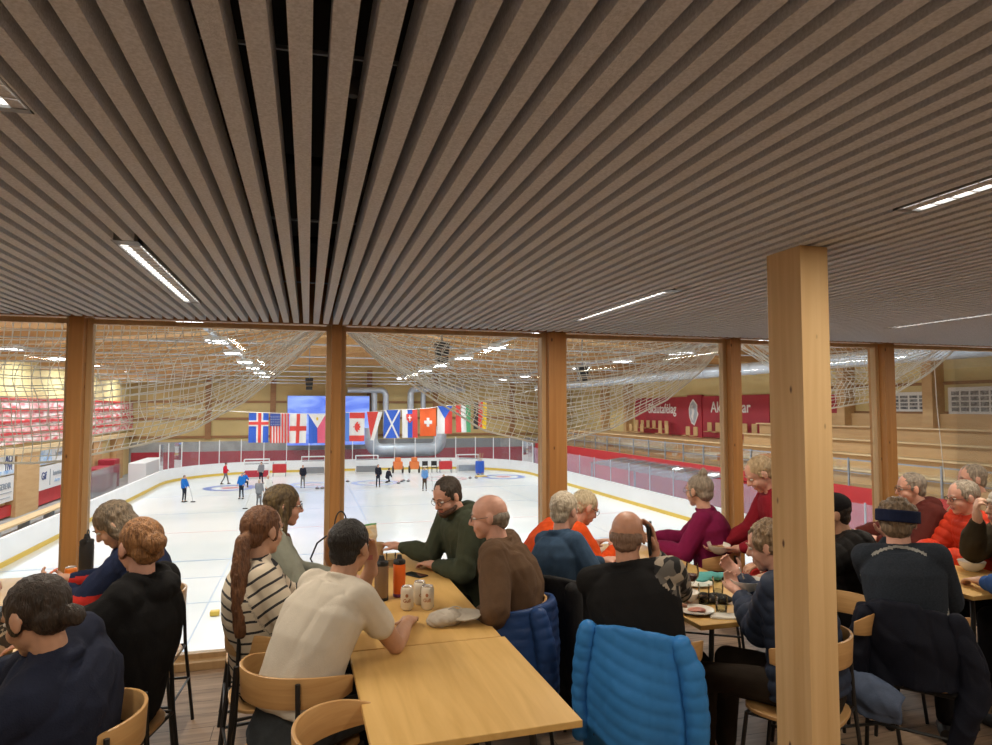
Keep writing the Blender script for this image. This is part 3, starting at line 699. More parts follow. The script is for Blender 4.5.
# ------------------------------------------------------------ voxel-skinned forms
def voxel(name, mb, vox, mats, parent, org, smooth=2, disp=None, attrs=None, mfun=None):
    me = bpy.data.meshes.new('t'); me.from_pydata(mb.v, [], mb.f); me.update()
    bm = bmesh.new(); bm.from_mesh(me); bmesh.ops.recalc_face_normals(bm, faces=bm.faces); bm.to_mesh(me); bm.free()
    o = bpy.data.objects.new('t', me); COL.objects.link(o)
    r = o.modifiers.new('r', 'REMESH'); r.mode = 'VOXEL'; r.voxel_size = vox; r.use_smooth_shade = True
    if smooth:
        s = o.modifiers.new('s', 'SMOOTH'); s.iterations = smooth; s.factor = .5
    dg = bpy.context.evaluated_depsgraph_get(); dg.update()
    m2 = bpy.data.meshes.new_from_object(o.evaluated_get(dg)); bpy.data.objects.remove(o); bpy.data.meshes.remove(me)
    n = len(m2.vertices); P_ = np.empty(n*3); m2.vertices.foreach_get('co', P_); P_ = P_.reshape(-1, 3)
    if disp is not None:
        Nn = np.empty(n*3); m2.vertex_normals.foreach_get('vector', Nn); Nn = Nn.reshape(-1, 3)
        d = disp(P_); P0 = P_.copy(); P_ = P_ + Nn*d[:, None]
    else: P0 = P_
    if attrs:
        for k, fn in attrs.items():
            a = m2.attributes.new(k, 'FLOAT', 'POINT'); a.data.foreach_set('value', fn(P0).astype(np.float32))
    if mfun is not None:
        nf = len(m2.polygons); Cc = np.empty(nf*3); m2.polygons.foreach_get('center', Cc)
        mi_ = mfun(Cc.reshape(-1, 3)).astype(np.int32)
    P_ = P_ - np.array(org)[None, :]
    m2.vertices.foreach_set('co', P_.ravel()); m2.materials.clear()
    if not isinstance(mats, (list, tuple)): mats = [mats]
    for m in mats: m2.materials.append(m)
    if mfun is not None: m2.polygons.foreach_set('material_index', mi_)
    m2.polygons.foreach_set('use_smooth', [True]*len(m2.polygons)); m2.update()
    return put(name, m2, mats, parent)
def folds(seed, amp=.006, f=1.0):
    r = np.random.RandomState(seed); K = r.normal(size=(7, 3))*np.array([9, 9, 6])*f; ph = r.uniform(0, 6.28, 7); K2 = r.normal(size=(7, 3))*4*f
    KS = K*3.0; r2 = r.uniform(0, 6.28, 14)
    def fn(P_):
        d = np.zeros(len(P_)); e = np.zeros(len(P_))
        for i in range(7):
            a = P_@K[i]+ph[i]+1.6*np.sin(P_@K2[i]+ph[-i-1])
            d += (1-np.abs(np.sin(a*.8)))**2*(1.0 if i % 2 else -.8)
        for i in range(5):
            a = P_@KS[i]+r2[i]+2.6*np.sin(P_@K[i+2]*.9+r2[i+7]); g = .5+.5*np.sin(P_@K[i]*.9+r2[i+5])
            e += g*(1-np.abs(np.sin(a*.5)))**3*(1.0 if i % 2 else -1.0)
        return amp*(d*.5+e*.55)
    return fn
def along(segs):
    A = np.array([s[0] for s in segs], float); B = np.array([s[1] for s in segs], float)
    def fn(P_):
        best = np.full(len(P_), 1e9); out = np.zeros(len(P_)); idx = np.zeros(len(P_), int)
        for i in range(len(A)):
            d = B[i]-A[i]; L = np.linalg.norm(d); u = d/L; t = (P_-A[i])@u; tc = np.clip(t, 0, L)
            q = P_-A[i]-tc[:, None]*u[None]; dist = np.linalg.norm(q, axis=1)*(1.0 if len(segs[i]) < 3 else segs[i][2])
            m = dist < best; best[m] = dist[m]; out[m] = t[m]; idx[m] = i
        return out, idx
    return fn

# ------------------------------------------------------------ chairs
def make_chair():
    t = thing('dining_chair', 'x', 'chair')
    mb = MB(); pts = []
    for i in range(28):
        a = 2*PI*i/28; ct, st = math.cos(a), math.sin(a); q = (abs(ct)**3.2+abs(st)**3.2)**(-1/3.2); pts.append((.205*ct*q*(1-.10*(st < 0)*abs(st)), .205*st*q))
    mb.prism(pts, (0, 0, .437), (1, 0, 0), (0, 1, 0), (0, 0, .016)); mb.build('seat', M['chairwood'], t, bevel=.004)
    mb = MB(); n = 30; R0 = .222; k = 0
    for i in range(n+1):
        a = math.radians(-90-98+196*i/n); e = abs(2*i/n-1); hh = .058*(1-.45*e**4); zc = .735-.018*e**2
        for (r, z) in ((R0, zc-hh), (R0+.013, zc-hh), (R0+.013+.006, zc+hh), (R0+.006, zc+hh)):
            mb.v.append((r*math.cos(a), r*math.sin(a)*1.0+.01, z))
    for i in range(n):
        for q in range(4): mb.f.append((i*4+q, i*4+(q+1) % 4, (i+1)*4+(q+1) % 4, (i+1)*4+q)); mb.m.append(0)
    mb.f.append((0, 1, 2, 3)); mb.m.append(0); mb.f.append((n*4+3, n*4+2, n*4+1, n*4)); mb.m.append(0)
    mb.build('backrest', M['chairwood'], t, smooth=True, bevel=.003)
    for s in (-1, 1):
        MB().tube([(s*.205, -.235, 0), (s*.19, -.19, .43), (s*.168, -.178, .775)], .0095, 8).build('leg', M['black'], t, smooth=True)
        MB().tube([(s*.20, .215, 0), (s*.175, .165, .432)], .0095, 8).build('leg', M['black'], t, smooth=True)
    mb = MB()
    mb.tube([(-.19, -.19, .428), (.19, -.19, .428), (.175, .165, .428), (-.175, .165, .428)], .009, 8, closed=True)
    mb.build('seat_frame', M['black'], t)
    MB().tube([(-.198, -.212, .24), (-.187, .19, .24)], .007, 6).tube([(.198, -.212, .24), (.187, .19, .24)], .007, 6).tube([(-.198, -.212, .24), (.198, -.212, .24)], .007, 6).build('stretcher', M['black'], t)
    return t
chair0 = [make_chair(), False]
def chair(x, y, az, lb):
    if not chair0[1]: o = chair0[0]; chair0[1] = True
    else: o = copy_tree(chair0[0])
    o.location = (x, y, .001); o.rotation_euler = (0, 0, -math.radians(az)); o['label'] = lb; o['category'] = 'chair'; o['group'] = 'oak and black steel dining chairs'
    return o
# ------------------------------------------------------------ tables
def table(lb, corners, m, seams=None, z=.75):
    (x0, y0), (x1, y1) = corners
    t = thing('dining_table', lb, 'table', ((x0+x1)/2, (y0+y1)/2, 0), 0, 'oak topped dining tables')
    w, d = (x1-x0)/2-.002, (y1-y0)/2-.002
    MB().box((-w, -d, z-.024), (w, d, z)).build('tabletop', m, t, bevel=.003)
    MB().box((-w+.08, -d+.10, z-.06), (w-.08, -d+.14, z-.025)).box((-w+.08, d-.14, z-.06), (w-.08, d-.10, z-.025)).box((-w+.12, -d+.1, z-.06), (-w+.16, d-.1, z-.025)).box((w-.16, -d+.1, z-.06), (w-.12, d-.1, z-.025)).build('underframe', M['black'], t)
    for sx in (-1, 1):
        for sy in (-1, 1):
            MB().tube([(sx*(w-.14), sy*(d-.12), z-.03), (sx*(w-.07), sy*(d-.06), 0)], .013, 8).build('leg', M['black'], t)
    return t
def rot_about(o, deg): o.rotation_euler = (0, 0, math.radians(deg)); return o
rot_about(table('empty near end of the middle oak table, front centre', ((.19, 2.10), (.885, 2.96)), M['oak']), 1.2)
rot_about(table('long oak table with drink cans, bottles and a cap between the middle groups', ((.175, 2.965), (.845, 4.86)), M['oakx']), 1.0)
rot_about(table('oak table with bowls, plates and a wine glass left of the pillar', ((1.81, 2.85), (2.47, 4.75)), M['oakx']), 0)
table('oak table at the right edge with a white bowl on it', ((3.53, 2.88), (4.20, 4.75)), M['oak'])
table('oak table at the left edge with bottles and an orange can', ((-1.85, 2.25), (-1.12, 4.78)), M['oak'])
TZ = .751

# ------------------------------------------------------------ things on the tables
M['canc'] = mat('can_cream', (.74, .69, .60), .3, .3); M['cantop'] = mat('can_top', (.75, .75, .76), .25, .8); M['canink'] = mat('can_print', (.38, .15, .06), .5)
def can(x, y, az, lb, body=None, letters='Gull', g=None):
    t = thing('drink_can', lb, 'can', (x, y, TZ), math.radians(az), g)
    MB().lathe([(.022, 0), (.026, .006), (.033, .014), (.033, .100), (.030, .110), (.027, .116)], n=28).build('body', body or M['canc'], t, smooth=True)
    MB().lathe([(.027, .1155), (.0285, .119), (.0265, .1205), (.025, .1165)], n=28).box((-.006, -.016, .117), (.006, .004, .119)).build('lid', M['cantop'], t, smooth=True)
    if letters:
        me = text_mesh(letters, .024, .0008, .0006); 
        for v in me.vertices:
            a = v.co.x/.0335; z = v.co.y; v.co = V((.0338*math.sin(a), -.0338*math.cos(a)-v.co.z*.5, z))
        o = put('lettering', me, M['canink'], t); me.materials.clear(); me.materials.append(M['canink']); o.location = (0, 0, .052)
        mb = MB(); mb.ell((0, -.032, .078), (.008, .003, .010), n=8); mb.build('crest', M['canink'], t)
    return t
cg = 'cream drink cans on the middle table'
can(.504, 3.48, -10, 'cream drink can standing alone, left one of the three beside the cap', g=cg); can(.582, 3.56, 20, 'cream drink can at the back of the three', g=cg); can(.607, 3.46, -16, 'cream drink can nearest the beige cap', g=cg)
M['ocan'] = mat('orange_can', (.80, .22, .03), .3, .3)
can(-1.30, 4.42, 0, 'orange drink can beside the tall black bottle', M['ocan'], None)
def bottle(x, y, lb, col, lid, h=.20, r=.037, strap=False, base=None, rot=0):
    t = thing('water_bottle', lb, 'bottle', (x, y, TZ), rot)
    MB().lathe([(r*.9, 0), (r, .008), (r, h*.80), (r*.96, h*.86)], n=28).build('body', col, t, smooth=True)
    if base: MB().lathe([(r*1.01, .002), (r*1.01, .018)], n=28).build('base_ring', base, t)
    MB().lathe([(r*.98, h*.86), (r*1.0, h*.93), (r*.86, h*.96), (r*.5, h*.98), (r*.38, h*1.06), (r*.34, h*1.1)], n=28).box((-.012, -r-.018, h*.93), (.012, r*.2, h*1.0)).build('lid', lid, t, smooth=True)
    if strap: MB().tube([(0, -.02, h*1.02)]+[(0, .02+.022*math.sin(a), h*1.1+.022*math.cos(a)) for a in [i*PI/5 for i in range(10)]], .003, 6).build('carry_loop', lid, t)
    return t
M['smoke'] = mat('brown_translucent_plastic', (.20, .125, .075), .25, coat=.5); M['orangepl'] = mat('orange_plastic', (.82, .15, .02), .3, coat=.3); M['purplepl'] = mat('purple_plastic', (.20, .07, .22), .4)
bottle(.395, 3.69, 'smoky brown shaker bottle with black flip lid on the middle table', M['smoke'], M['rubber'], .215, .038, base=M['rubber'])
bottle(.498, 3.74, 'orange drinking bottle with black lid on the middle table', M['orangepl'], M['rubber'], .205, .034, base=M['purplepl'])
bottle(-1.29, 4.66, 'tall black insulated bottle with a carry loop by the left window post', M['rubber'], M['rubber'], .24, .04, strap=True)
# camouflage insulated bag/thermos at the far left
t = thing('thermos_flask', 'squat camouflage pattern thermos with black lid at the left edge', 'thermos', (-1.235, 3.30, TZ))
M['camo'] = mat('camouflage', (.045, .035, .025), .8, c2=(.42, .34, .24), scale=22)
M['camo'].node_tree.nodes['Color Ramp'].color_ramp.interpolation = 'CONSTANT'; M['camo'].node_tree.nodes['Color Ramp'].color_ramp.elements[1].position = .54
MB().lathe([(.052, 0), (.056, .01), (.056, .13), (.053, .14)], n=28).build('body', M['camo'], t, smooth=True)
MB().lathe([(.055, .14), (.058, .15), (.058, .18), (.05, .192)], n=28).build('lid', M['rubber'], t, smooth=True)
t = thing('glass_jar', 'small clear jar with white lid beside the camouflage thermos', 'jar', (-1.15, 3.50, TZ))
MB().lathe([(.028, 0), (.03, .01), (.03, .07), (.024, .08)], n=20).build('jar_body', M['drink'], t, smooth=True); MB().lathe([(.025, .078), (.027, .08), (.027, .092)], n=20).build('lid', M['white'], t)
# red and white folded cap on dark jacket (left)
mb = MB(); mb.ell((0, 0, .03), (.085, .07, .035)).ell((.05, .02, .02), (.05, .05, .02))
M['redcloth'] = mat('red_cloth', (.62, .03, .025), .8); M['whitecloth'] = mat('white_cloth', (.75, .75, .75), .8)
o = voxel('knitted_hat', mb, .007, [M['redcloth'], M['whitecloth']], None, (0, 0, 0), 2, folds(3, .004), mfun=lambda C: (C[:, 0] > .062).astype(int)); o.location = (-1.21, 3.98, TZ); o['label'] = 'red and white folded hat lying beside the black hoodie'; o['category'] = 'hat'
# beige baseball cap
M['beige'] = mat('beige_cotton', (.46, .41, .34), .9, var=.1, bump=.2, bscale=150)
t = thing('baseball_cap', 'crumpled beige baseball cap lying on the middle table', 'cap', (.665, 3.20, TZ), math.radians(-15))
mb = MB(); mb.ell((-.02, 0, .03), (.085, .075, .036)).ell((-.055, -.02, .022), (.055, .06, .03)).ell((-.01, .035, .034), (.06, .04, .03))
voxel('crown', mb, .006, M['beige'], t, (0, 0, 0), 2, folds(8, .008, 2.2))
mb = MB(); pts = [(.0, -.06), (.06, -.075), (.12, -.05), (.14, 0), (.12, .05), (.06, .075), (0, .06)]
mb.prism(pts, (.02, .01, .035), (1, 0, .04), (0, 1, .1), (0, 0, .006)); mb.build('visor', M['beige'], t, bevel=.002)
mb = MB().tube([(.03+.03*math.cos(a), .045*math.sin(a), .068) for a in [i*PI/8 for i in range(9)]], .003, 5); mb.build('strap', M['beige'], t)
# phones, cups, jars, chips
t = thing('smartphone', 'black smartphone lying flat on the middle table', 'phone', (.655, 4.17, TZ), math.radians(35))
MB().box((-.037, -.075, 0), (.037, .075, .008)).build('phone_body', M['rubber'], t, bevel=.003); MB().box((-.033, -.07, .008), (.033, .07, .0085)).build('screen', mat('phone_screen', (.01, .012, .015), .08), t)
M['kraft'] = mat('kraft_paper', (.46, .30, .16), .8)
def cup(x, y, lb, m, h=.10, r=.036, z=TZ):
    t = thing('paper_cup', lb, 'cup', (x, y, z)); MB().lathe([(r*.72, 0), (r, h), (r*.93, h), (r*.66, .006)], n=24).build('cup_body', m, t, smooth=True); MB().tube([(r*math.cos(a), r*math.sin(a), h) for a in [i*PI/10 for i in range(20)]], .002, 5, closed=True).build('rim', m, t); return t
cup(.47, 4.62, 'brown paper cup under the bearded man\'s hand', M['kraft'], .12, .042)
t = thing('drinking_glass', 'short clear glass beside the brown paper cup', 'glass', (.535, 4.43, TZ)); MB().lathe([(.030, 0), (.034, .09), (.032, .09), (.028, .008)], n=24).build('glass_body', M['drink'], t, smooth=True); MB().lathe([(.027, .009), (.029, .05)], n=20).build('drink', M['kraft'], t)
M['chips'] = mat('crisp_bag', (.78, .48, .05), .3, c2=(.75, .72, .66), scale=14, coat=.5); M['chipsg'] = mat('crisp_bag_green', (.06, .30, .08), .3, coat=.4)
mb = MB(); R_ = []
for i in range(9):
    u = i/8; R_.append(((0, 0, .25*u), (1, 0, 0), (0, 1, 0), .075-.006*abs(math.sin(u*9)), max(.004, .035*math.sin(PI*u)**.6)))
mb.loft(R_, 24, p=2.4)
o = voxel('crisp_bag', mb, .006, [M['chips'], M['chipsg']], None, (0, 0, 0), 1, folds(5, .006, 3), mfun=lambda C: (C[:, 2] > .238).astype(int)); o.location = (.40, 4.66, TZ); o.rotation_euler = (0, 0, .3); tag(o, 'yellow, white and green crisp bag standing behind the dark haired man', 'crisp bag')
# brown wicker/leather rucksack
M['leather'] = mat('brown_leather', (.30, .12, .035), .5, var=.25, scale=12, bump=.2)
t = thing('backpack', 'brown leather backpack with dark handle standing at the middle window post', 'bag', (.22, 4.60, TZ))
mb = MB(); mb.loft([((0, 0, z), (1, 0, 0), (0, 1, 0), w, d) for z, w, d in ((0, .09, .06), (.05, .105, .07), (.15, .10, .068), (.22, .08, .055), (.26, .04, .03))], 24, p=2.8)
voxel('bag_body', mb, .008, M['leather'], t, (0, 0, 0), 2, folds(2, .004)); MB().tube([(.04*math.cos(a), -.02, .25+.10*math.sin(a)) for a in [i*PI/12 for i in range(13)]], .005, 6).build('handle', M['rubber'], t)
MB().tube([(-.09, -.05, .2), (-.15, -.07, .16), (-.19, -.06, .06), (-.16, -.05, .0)], .006, 6).build('strap', M['rubber'], t)
# table 2 crockery
def bowl(x, y, lb, r=.078, h=.062, z=TZ, tilt=0, food=None):
    t = thing('soup_bowl', lb, 'bowl', (x, y, z), 0, 'white soup bowls'); t.rotation_euler = (tilt, 0, 0)
    MB().lathe([(r*.42, 0), (r*.5, .004), (r*.86, h*.5), (r, h), (r*.965, h), (r*.8, h*.5), (r*.4, .008)], n=36).build('bowl_body', M['ceramic'], t, smooth=True)
    if food: MB().lathe([(r*.82, h*.55), (r*.8, h*.6)], n=30).build('food', food, t)
    return t
M['soup'] = mat('soup', (.45, .26, .08), .4, var=.4, scale=40); M['ham'] = mat('ham', (.55, .22, .16), .5, var=.3, scale=30)
bowl(1.935, 3.20, 'white soup bowl on the table beside the black patterned sleeve')
bowl(2.70, 4.02, 'white soup bowl held by the standing person in dark red', z=.80, tilt=.1, food=M['soup'])
bowl(2.20, 3.02, 'white soup bowl held by the curly haired person', r=.09, h=.07, z=.83, food=M['soup'])
bowl(4.08, 3.33, 'white soup bowl on the right hand table', food=M['soup'])
def plate(x, y, lb, r=.09, food=False):
    t = thing('side_plate', lb, 'plate', (x, y, TZ), 0, 'white side plates')
    MB().lathe([(r*.6, 0), (r*.68, .005), (r, .015), (r*.985, .018), (r*.66, .009)], n=40).build('plate_body', M['ceramic'], t, smooth=True)
    if food: 
        mb = MB(); mb.ell((.0, .0, .014), (.045, .03, .008)).ell((.015, -.01, .017), (.03, .035, .006)); mb.build('ham_slice', M['ham'], t, smooth=True)
plate(1.905, 3.04, 'white side plate with a slice of ham at the near end of the table', .092, True); plate(2.20, 3.50, 'clean white side plate behind the wine glass', .095)
t = thing('wine_glass', 'stemmed wine glass with a little dark drink on the table by the pillar', 'wine glass', (1.975, 3.145, TZ))
t.location = (2.03, 3.27, TZ)
MB().lathe([(.034, 0), (.030, .003), (.005, .007), (.004, .075), (.012, .085), (.034, .115), (.038, .145), (.030, .19), (.0285, .19), (.036, .145), (.03, .115), (.006, .088)], n=28).build('glass_body', M['drink'], t, smooth=True)
MB().lathe([(.012, .092), (.030, .115), (.034, .127)], n=24).build('wine', mat('wine_dark', (.10, .03, .03), .2), t, smooth=True)
def tumbler(x, y, lb, h=.10, r=.031):
    t = thing('water_tumbler', lb, 'glass', (x, y, TZ), 0, 'clear tumblers'); MB().lathe([(r*.85, 0), (r, h), (r*.93, h), (r*.78, .012)], n=28).build('glass_body', M['drink'], t, smooth=True); MB().lathe([(r*.78, .012), (r*.86, h*.4)], n=24).build('water', glassy('water', (.85, .88, .88), .12), t, smooth=True)
tumbler(2.03, 3.16, 'clear water tumbler beside the black knitted mitten'); tumbler(2.17, 3.24, 'clear tumbler between mitten and held bowl', .11); tumbler(2.02, 2.99, 'clear tumbler at the table end near the blue-grey card', .09)
M['knit'] = mat('black_knit', (.02, .02, .022), .95, c2=(.45, .43, .40), scale=45, bump=.5, bscale=200); M['knit'].node_tree.nodes['Color Ramp'].color_ramp.elements[1].position = .75; M['knit'].node_tree.nodes['Color Ramp'].color_ramp.elements[0].position = .62
mb = MB(); mb.ell((0, 0, .022), (.075, .05, .024)).ell((.05, -.015, .02), (.045, .04, .02)).ell((-.05, .02, .024), (.04, .035, .022))
o = voxel('knitted_mitten', mb, .005, M['knit'], None, (0, 0, 0), 1, folds(9, .005, 3)); o.location = (2.10, 3.17, TZ); o.rotation_euler = (0, 0, -.3); tag(o, 'black knitted mitten with pale pattern lying on the table', 'mitten')
o = MB().box((-.09, -.045, 0), (.09, .045, .004)).box((-.085, -.04, .004), (.07, .04, .008)).build('paper_napkin', M['paper']); o.location = (2.02, 2.93, TZ); o.rotation_euler = (0, 0, -.45); tag(o, 'folded white paper napkin at the near table corner', 'napkin')
o = MB().prism([(-.05, 0), (.05, 0), (.05, .075), (-.05, .075)], (0, 0, 0), (1, 0, 0), (0, .35, .94), (0, -.003, .001)).prism([(-.05, 0), (.05, 0), (.05, .075), (-.05, .075)], (0, .055, 0), (1, 0, 0), (0, -.35, .94), (0, .003, .001)).build('menu_card', mat('blue_grey_card', (.34, .40, .42), .6, var=.4, scale=50)); o.location = (2.17, 2.91, TZ); o.rotation_euler = (0, 0, .5); tag(o, 'small blue-grey folded card standing at the near end of the table', 'card')
mb = MB(); mb.ell((0, 0, .025), (.10, .05, .026)).ell((.09, .03, .02), (.07, .04, .02)).ell((-.07, -.02, .015), (.05, .03, .015))
o = voxel('knitted_scarf', mb, .007, mat('teal_knit', (.09, .34, .33), .9, bump=.4), None, (0, 0, 0), 2, folds(4, .008, 2)); o.location = (2.34, 3.56, TZ); tag(o, 'folded teal scarf lying on the table behind the held bowl', 'scarf')
# red bag on the far side
mb = MB(); mb.loft([((0, 0, z), (1, 0, 0), (0, 1, 0), w, d) for z, w, d in ((0, .15, .09), (.08, .17, .10), (.2, .16, .09), (.30, .12, .05), (.34, .10, .02))], 24, p=2.6)
o = voxel('red_bag', mb, .01, M['redcloth'], None, (0, 0, 0), 2, folds(6, .012, 1.4)); o.location = (2.80, 3.72, .50); tag(o, 'slumped bright red cloth bag behind the held bowl', 'bag')
o.location = (2.72, 3.62, .453)
# ------------------------------------------------------------ people
SK = {}
def skin(c):
    if c not in SK:
        m = mat('skin', c, .5, var=.10, scale=30); m.node_tree.nodes['Principled BSDF'].inputs['Subsurface Weight'].default_value = .08
        m.node_tree.nodes['Principled BSDF'].inputs['Subsurface Radius'].default_value = (.02, .008, .004); SK[c] = m
    return SK[c]
M['lip'] = mat('lips', (.42, .14, .12), .45)
M['eye'] = mat('eye_white', (.75, .73, .70), .2); M['iris'] = mat('iris', (.06, .05, .045), .2)
FAIR, MID, PINK = (.62, .36, .25), (.50, .27, .17), (.66, .36, .27)
CL = {}
def cloth(name, c, **k):
    if name not in CL: 
        kk = dict(rough=.9, var=.12, scale=25, bump=.25, bscale=220); kk.update(k); CL[name] = mat(name, c, **kk); CL[name].node_tree.nodes['Principled BSDF'].inputs['Specular IOR Level'].default_value = .15
    return CL[name]
def hairm(name, c, c2=None):
    if name not in CL: CL[name] = mat(name, c, .55, c2=c2 or tuple(x*.45 for x in c), scale=85, stretch=(1, 1, .16), bump=.9, bscale=190)
    return CL[name]
def attr_mat(name, build):
    m, nt, b = new_mat(name); b.inputs['Roughness'].default_value = .9; build(nt, b); return m
def basis(az, pitch=0, roll=0):
    a = math.radians(az); F = V((math.sin(a), math.cos(a), 0)); Rr = V((math.cos(a), -math.sin(a), 0)); U = V((0, 0, 1))
    p = math.radians(pitch); F2 = F*math.cos(p)-U*math.sin(p); U2 = U*math.cos(p)+F*math.sin(p)
    r = math.radians(roll); R3 = Rr*math.cos(r)+U2*math.sin(r)*-1; U3 = R3.cross(F2).normalized()
    # columns: local x (right), y (forward), z (up)
    return Matrix((R3, F2, U3)).transposed()
def ik(Sh, Wr, l1, l2, hint):
    d = Wr-Sh; L = d.length
    if L > (l1+l2)*.985: Wr = Sh+d*((l1+l2)*.985/L); d = Wr-Sh; L = d.length
    L = max(L, abs(l1-l2)+.03); u = d.normalized(); a = (l1*l1-l2*l2+L*L)/(2*L); h = math.sqrt(max(0, l1*l1-a*a))
    p = hint-u*hint.dot(u); p = p.normalized() if p.length > 1e-4 else u.orthogonal()
    return Sh+u*a+p*h, Wr
def hand_geo(mb, Wr, dr, pn, right, curl=.45, sc=1.0, spread=.5):
    x = dr.normalized(); n = (pn-x*pn.dot(x)).normalized(); t = x.cross(n)*(1 if right else -1)
    Rm = Matrix((x, t, n)).transposed()
    mb.ell(Wr+x*.045*sc, (.052*sc, .040*sc, .017*sc), Rm, n=14)
    mb.cap(Wr-x*.03, Wr+x*.03*sc, .026*sc, .027*sc)
    for i, L in enumerate((.070, .078, .073, .058)):
        b = Wr+x*(.082-.004*(i == 3))*sc+t*(.030-.0195*i)*sc; d = (x+t*(.10-.06*i)*spread).normalized(); ang = 0
        q = b-x*.02*sc
        mb.cap(q, b, .0095*sc, .009*sc, 8)
        for j, fr in enumerate((.45, .32, .26)):
            ang = curl*(j+.5); dd = d*math.cos(ang)+n*math.sin(ang); e = b+dd*L*fr*sc*1.0
            mb.cap(b, e, (.0088-.0007*j)*sc, (.0082-.0008*j)*sc, 8); b = e
    b = Wr+x*.022*sc+t*.026*sc+n*.006*sc; d1 = (x*.62+t*.70+n*.28).normalized(); e = b+d1*.038*sc; mb.cap(b, e, .0135*sc, .0105*sc, 8)
    d2 = (x*.9+t*.22+n*.35*(curl+.3)).normalized(); mb.cap(e, e+d2*.030*sc, .0102*sc, .0085*sc, 8)
def person(lb, head, hz, pelvis, az, hands=(None, None), pitch=8, roll=0, top=None, short=False, puff=0, o=.016, hood=False, collar=True, hair='short', hm=None, sk=FAIR, pants=None, glasses=False, beard=None, hp=None, curl=(.45, .45), pal=((0, 0, -1), (0, 0, -1)), hint=(None, None), vox=.0068, fem=False, seed=1, knees=None, feet=None, folda=.008, attrs=None, hat=None, shoes=None, sw=None, bulge=.05, cat='person', lo=-.05, fat=1.0, group=None, wide=1.0, quiltm=None, topmats=None, topfun=None, pony=None, bun=None, haird=.0035, foldf=1.0):
    head, Pv = V(head), V(pelvis); Rh = basis(hz, pitch, roll); Tb = basis(az); F, Rt = Tb@V((0, 1, 0)), Tb@V((1, 0, 0))
    root = thing('person', lb, cat, (Pv.x, Pv.y, 0), 0, group); org = (Pv.x, Pv.y, 0)
    H_ = lambda x, y, z: head+Rh@V((x, y, z))
    tup = (head-Pv).normalized(); Nb = H_(0, -.035, -.10)-tup*.032
    td = (Nb-Pv).normalized(); Fp = (F-td*F.dot(td)).normalized(); Sd = Fp.cross(td)*-1
    Sd = (Rt-td*Rt.dot(td)).normalized()
    sw = sw or (.158 if fem else .182)
    hpz = max(.30, (Nb-Pv).length)
    mid = (Pv+Nb)/2-Fp*bulge
    def sp(t): return Pv*(1-t)**2+mid*2*t*(1-t)+Nb*t*t
    prof = [(-.16, .145, .11), (-.05, .178, .128), (.08, .176, .13), (.3, .150 if fem else .158, .118), (.55, .158 if fem else .168, .122), (.76, .168 if fem else .178, .115), (.88, .145, .095), (.96, .09, .07), (1.02, .058, .056)]
    def torso(mb, off, lo=-.16, hi=1.02, k=1.0):
        R_ = []
        for (t, w, d) in prof:
            if t < lo-.001 or t > hi: continue
            c = sp(max(t, 0)) + (td*hpz*t if t < 0 else V((0, 0, 0)))
            R_.append((c, Sd, Fp, (w*k*wide+off), (d*k*fat+off)))
        mb.loft(R_, 24, p=2.3)
    # arms
    arms = []
    for i, s in enumerate((-1, 1)):
        Sh = Nb-td*.05+Sd*s*(sw-.03)*wide-Fp*.005
        if hands[i] is None: W_ = Pv+F*.38+Rt*s*.13; W_.z = .80
        else: W_ = V(hands[i])
        hi_ = V(hint[i]) if hint[i] is not None else (Rt*s*.6-V((0, 0, 1))*.9-F*.25)
        E_, W_ = ik(Sh, W_, .285, .255, hi_); arms.append((Sh, E_, W_))
    # legs
    legs = []
    for i, s in enumerate((-1, 1)):
        Hp = Pv+Rt*s*.085
        K = V(knees[i]) if knees else Pv+F*.42+Rt*s*.13+V((0, 0, -.02))
        A = V(feet[i]) if feet else V((K.x, K.y, 0))+F*.02+V((0, 0, .085))
        legs.append((Hp, K, A))
    mb = MB()
    torso(mb, -.012, k=.92)
    mb.cap(Nb-td*.05, H_(0, -.02, -.05), .062 if not fem else .056, .054 if not fem else .047)
    mb.ell(H_(0, -.008, .030), (.075, .096, .087), Rh, n=20); mb.ell(H_(0, .018, -.035), (.059, .070, .072), Rh, n=18)
    mb.ell(H_(0, .055, -.088), (.027, .026, .024), Rh); mb.ell(H_(.03, .05, -.035), (.028, .032, .03), Rh); mb.ell(H_(-.03, .05, -.035), (.028, .032, .03), Rh)
    mb.cap(H_(-.034, .078, .020), H_(.034, .078, .020), .011, .011); mb.cap(H_(0, .086, .012), H_(0, .104, -.026), .008, .0125); mb.ell(H_(.009, .093, -.030), (.007, .009, .006), Rh); mb.ell(H_(-.009, .093, -.030), (.007, .009, .006), Rh)
    mb.cap(H_(-.018, .082, -.056), H_(.018, .082, -.056), .0075, .0075); mb.cap(H_(-.016, .080, -.066), H_(.016, .080, -.066), .008, .008)
    for s in (-1, 1):
        mb.ell(H_(s*.079, -.008, -.004), (.009, .020, .032), Rh, n=12); mb.cap(H_(s*.074, .0, -.022), H_(s*.079, -.006, -.03), .008, .007, 8)
    for i, (Sh, E_, W_) in enumerate(arms):
        kf = .86 if fem else 1.0; kk = kf if short else kf*.82
        mb.cap(Sh, Sh.lerp(E_, .5), .050*kk, .046*kk); mb.cap(Sh.lerp(E_, .5), E_, .046*kk, .039*kk); mb.cap(E_, E_.lerp(W_, .4), .039*kk, .040*kk); mb.cap(E_.lerp(W_, .4), W_, .040*kk, .026*kf)
        hd = (hp[i] if hp and hp[i] is not None else None)
        dr = V(hd) if hd is not None else (W_-E_)
        hand_geo(mb, W_, dr, V(pal[i]), i == 1, curl[i], .95 if fem else 1.05)
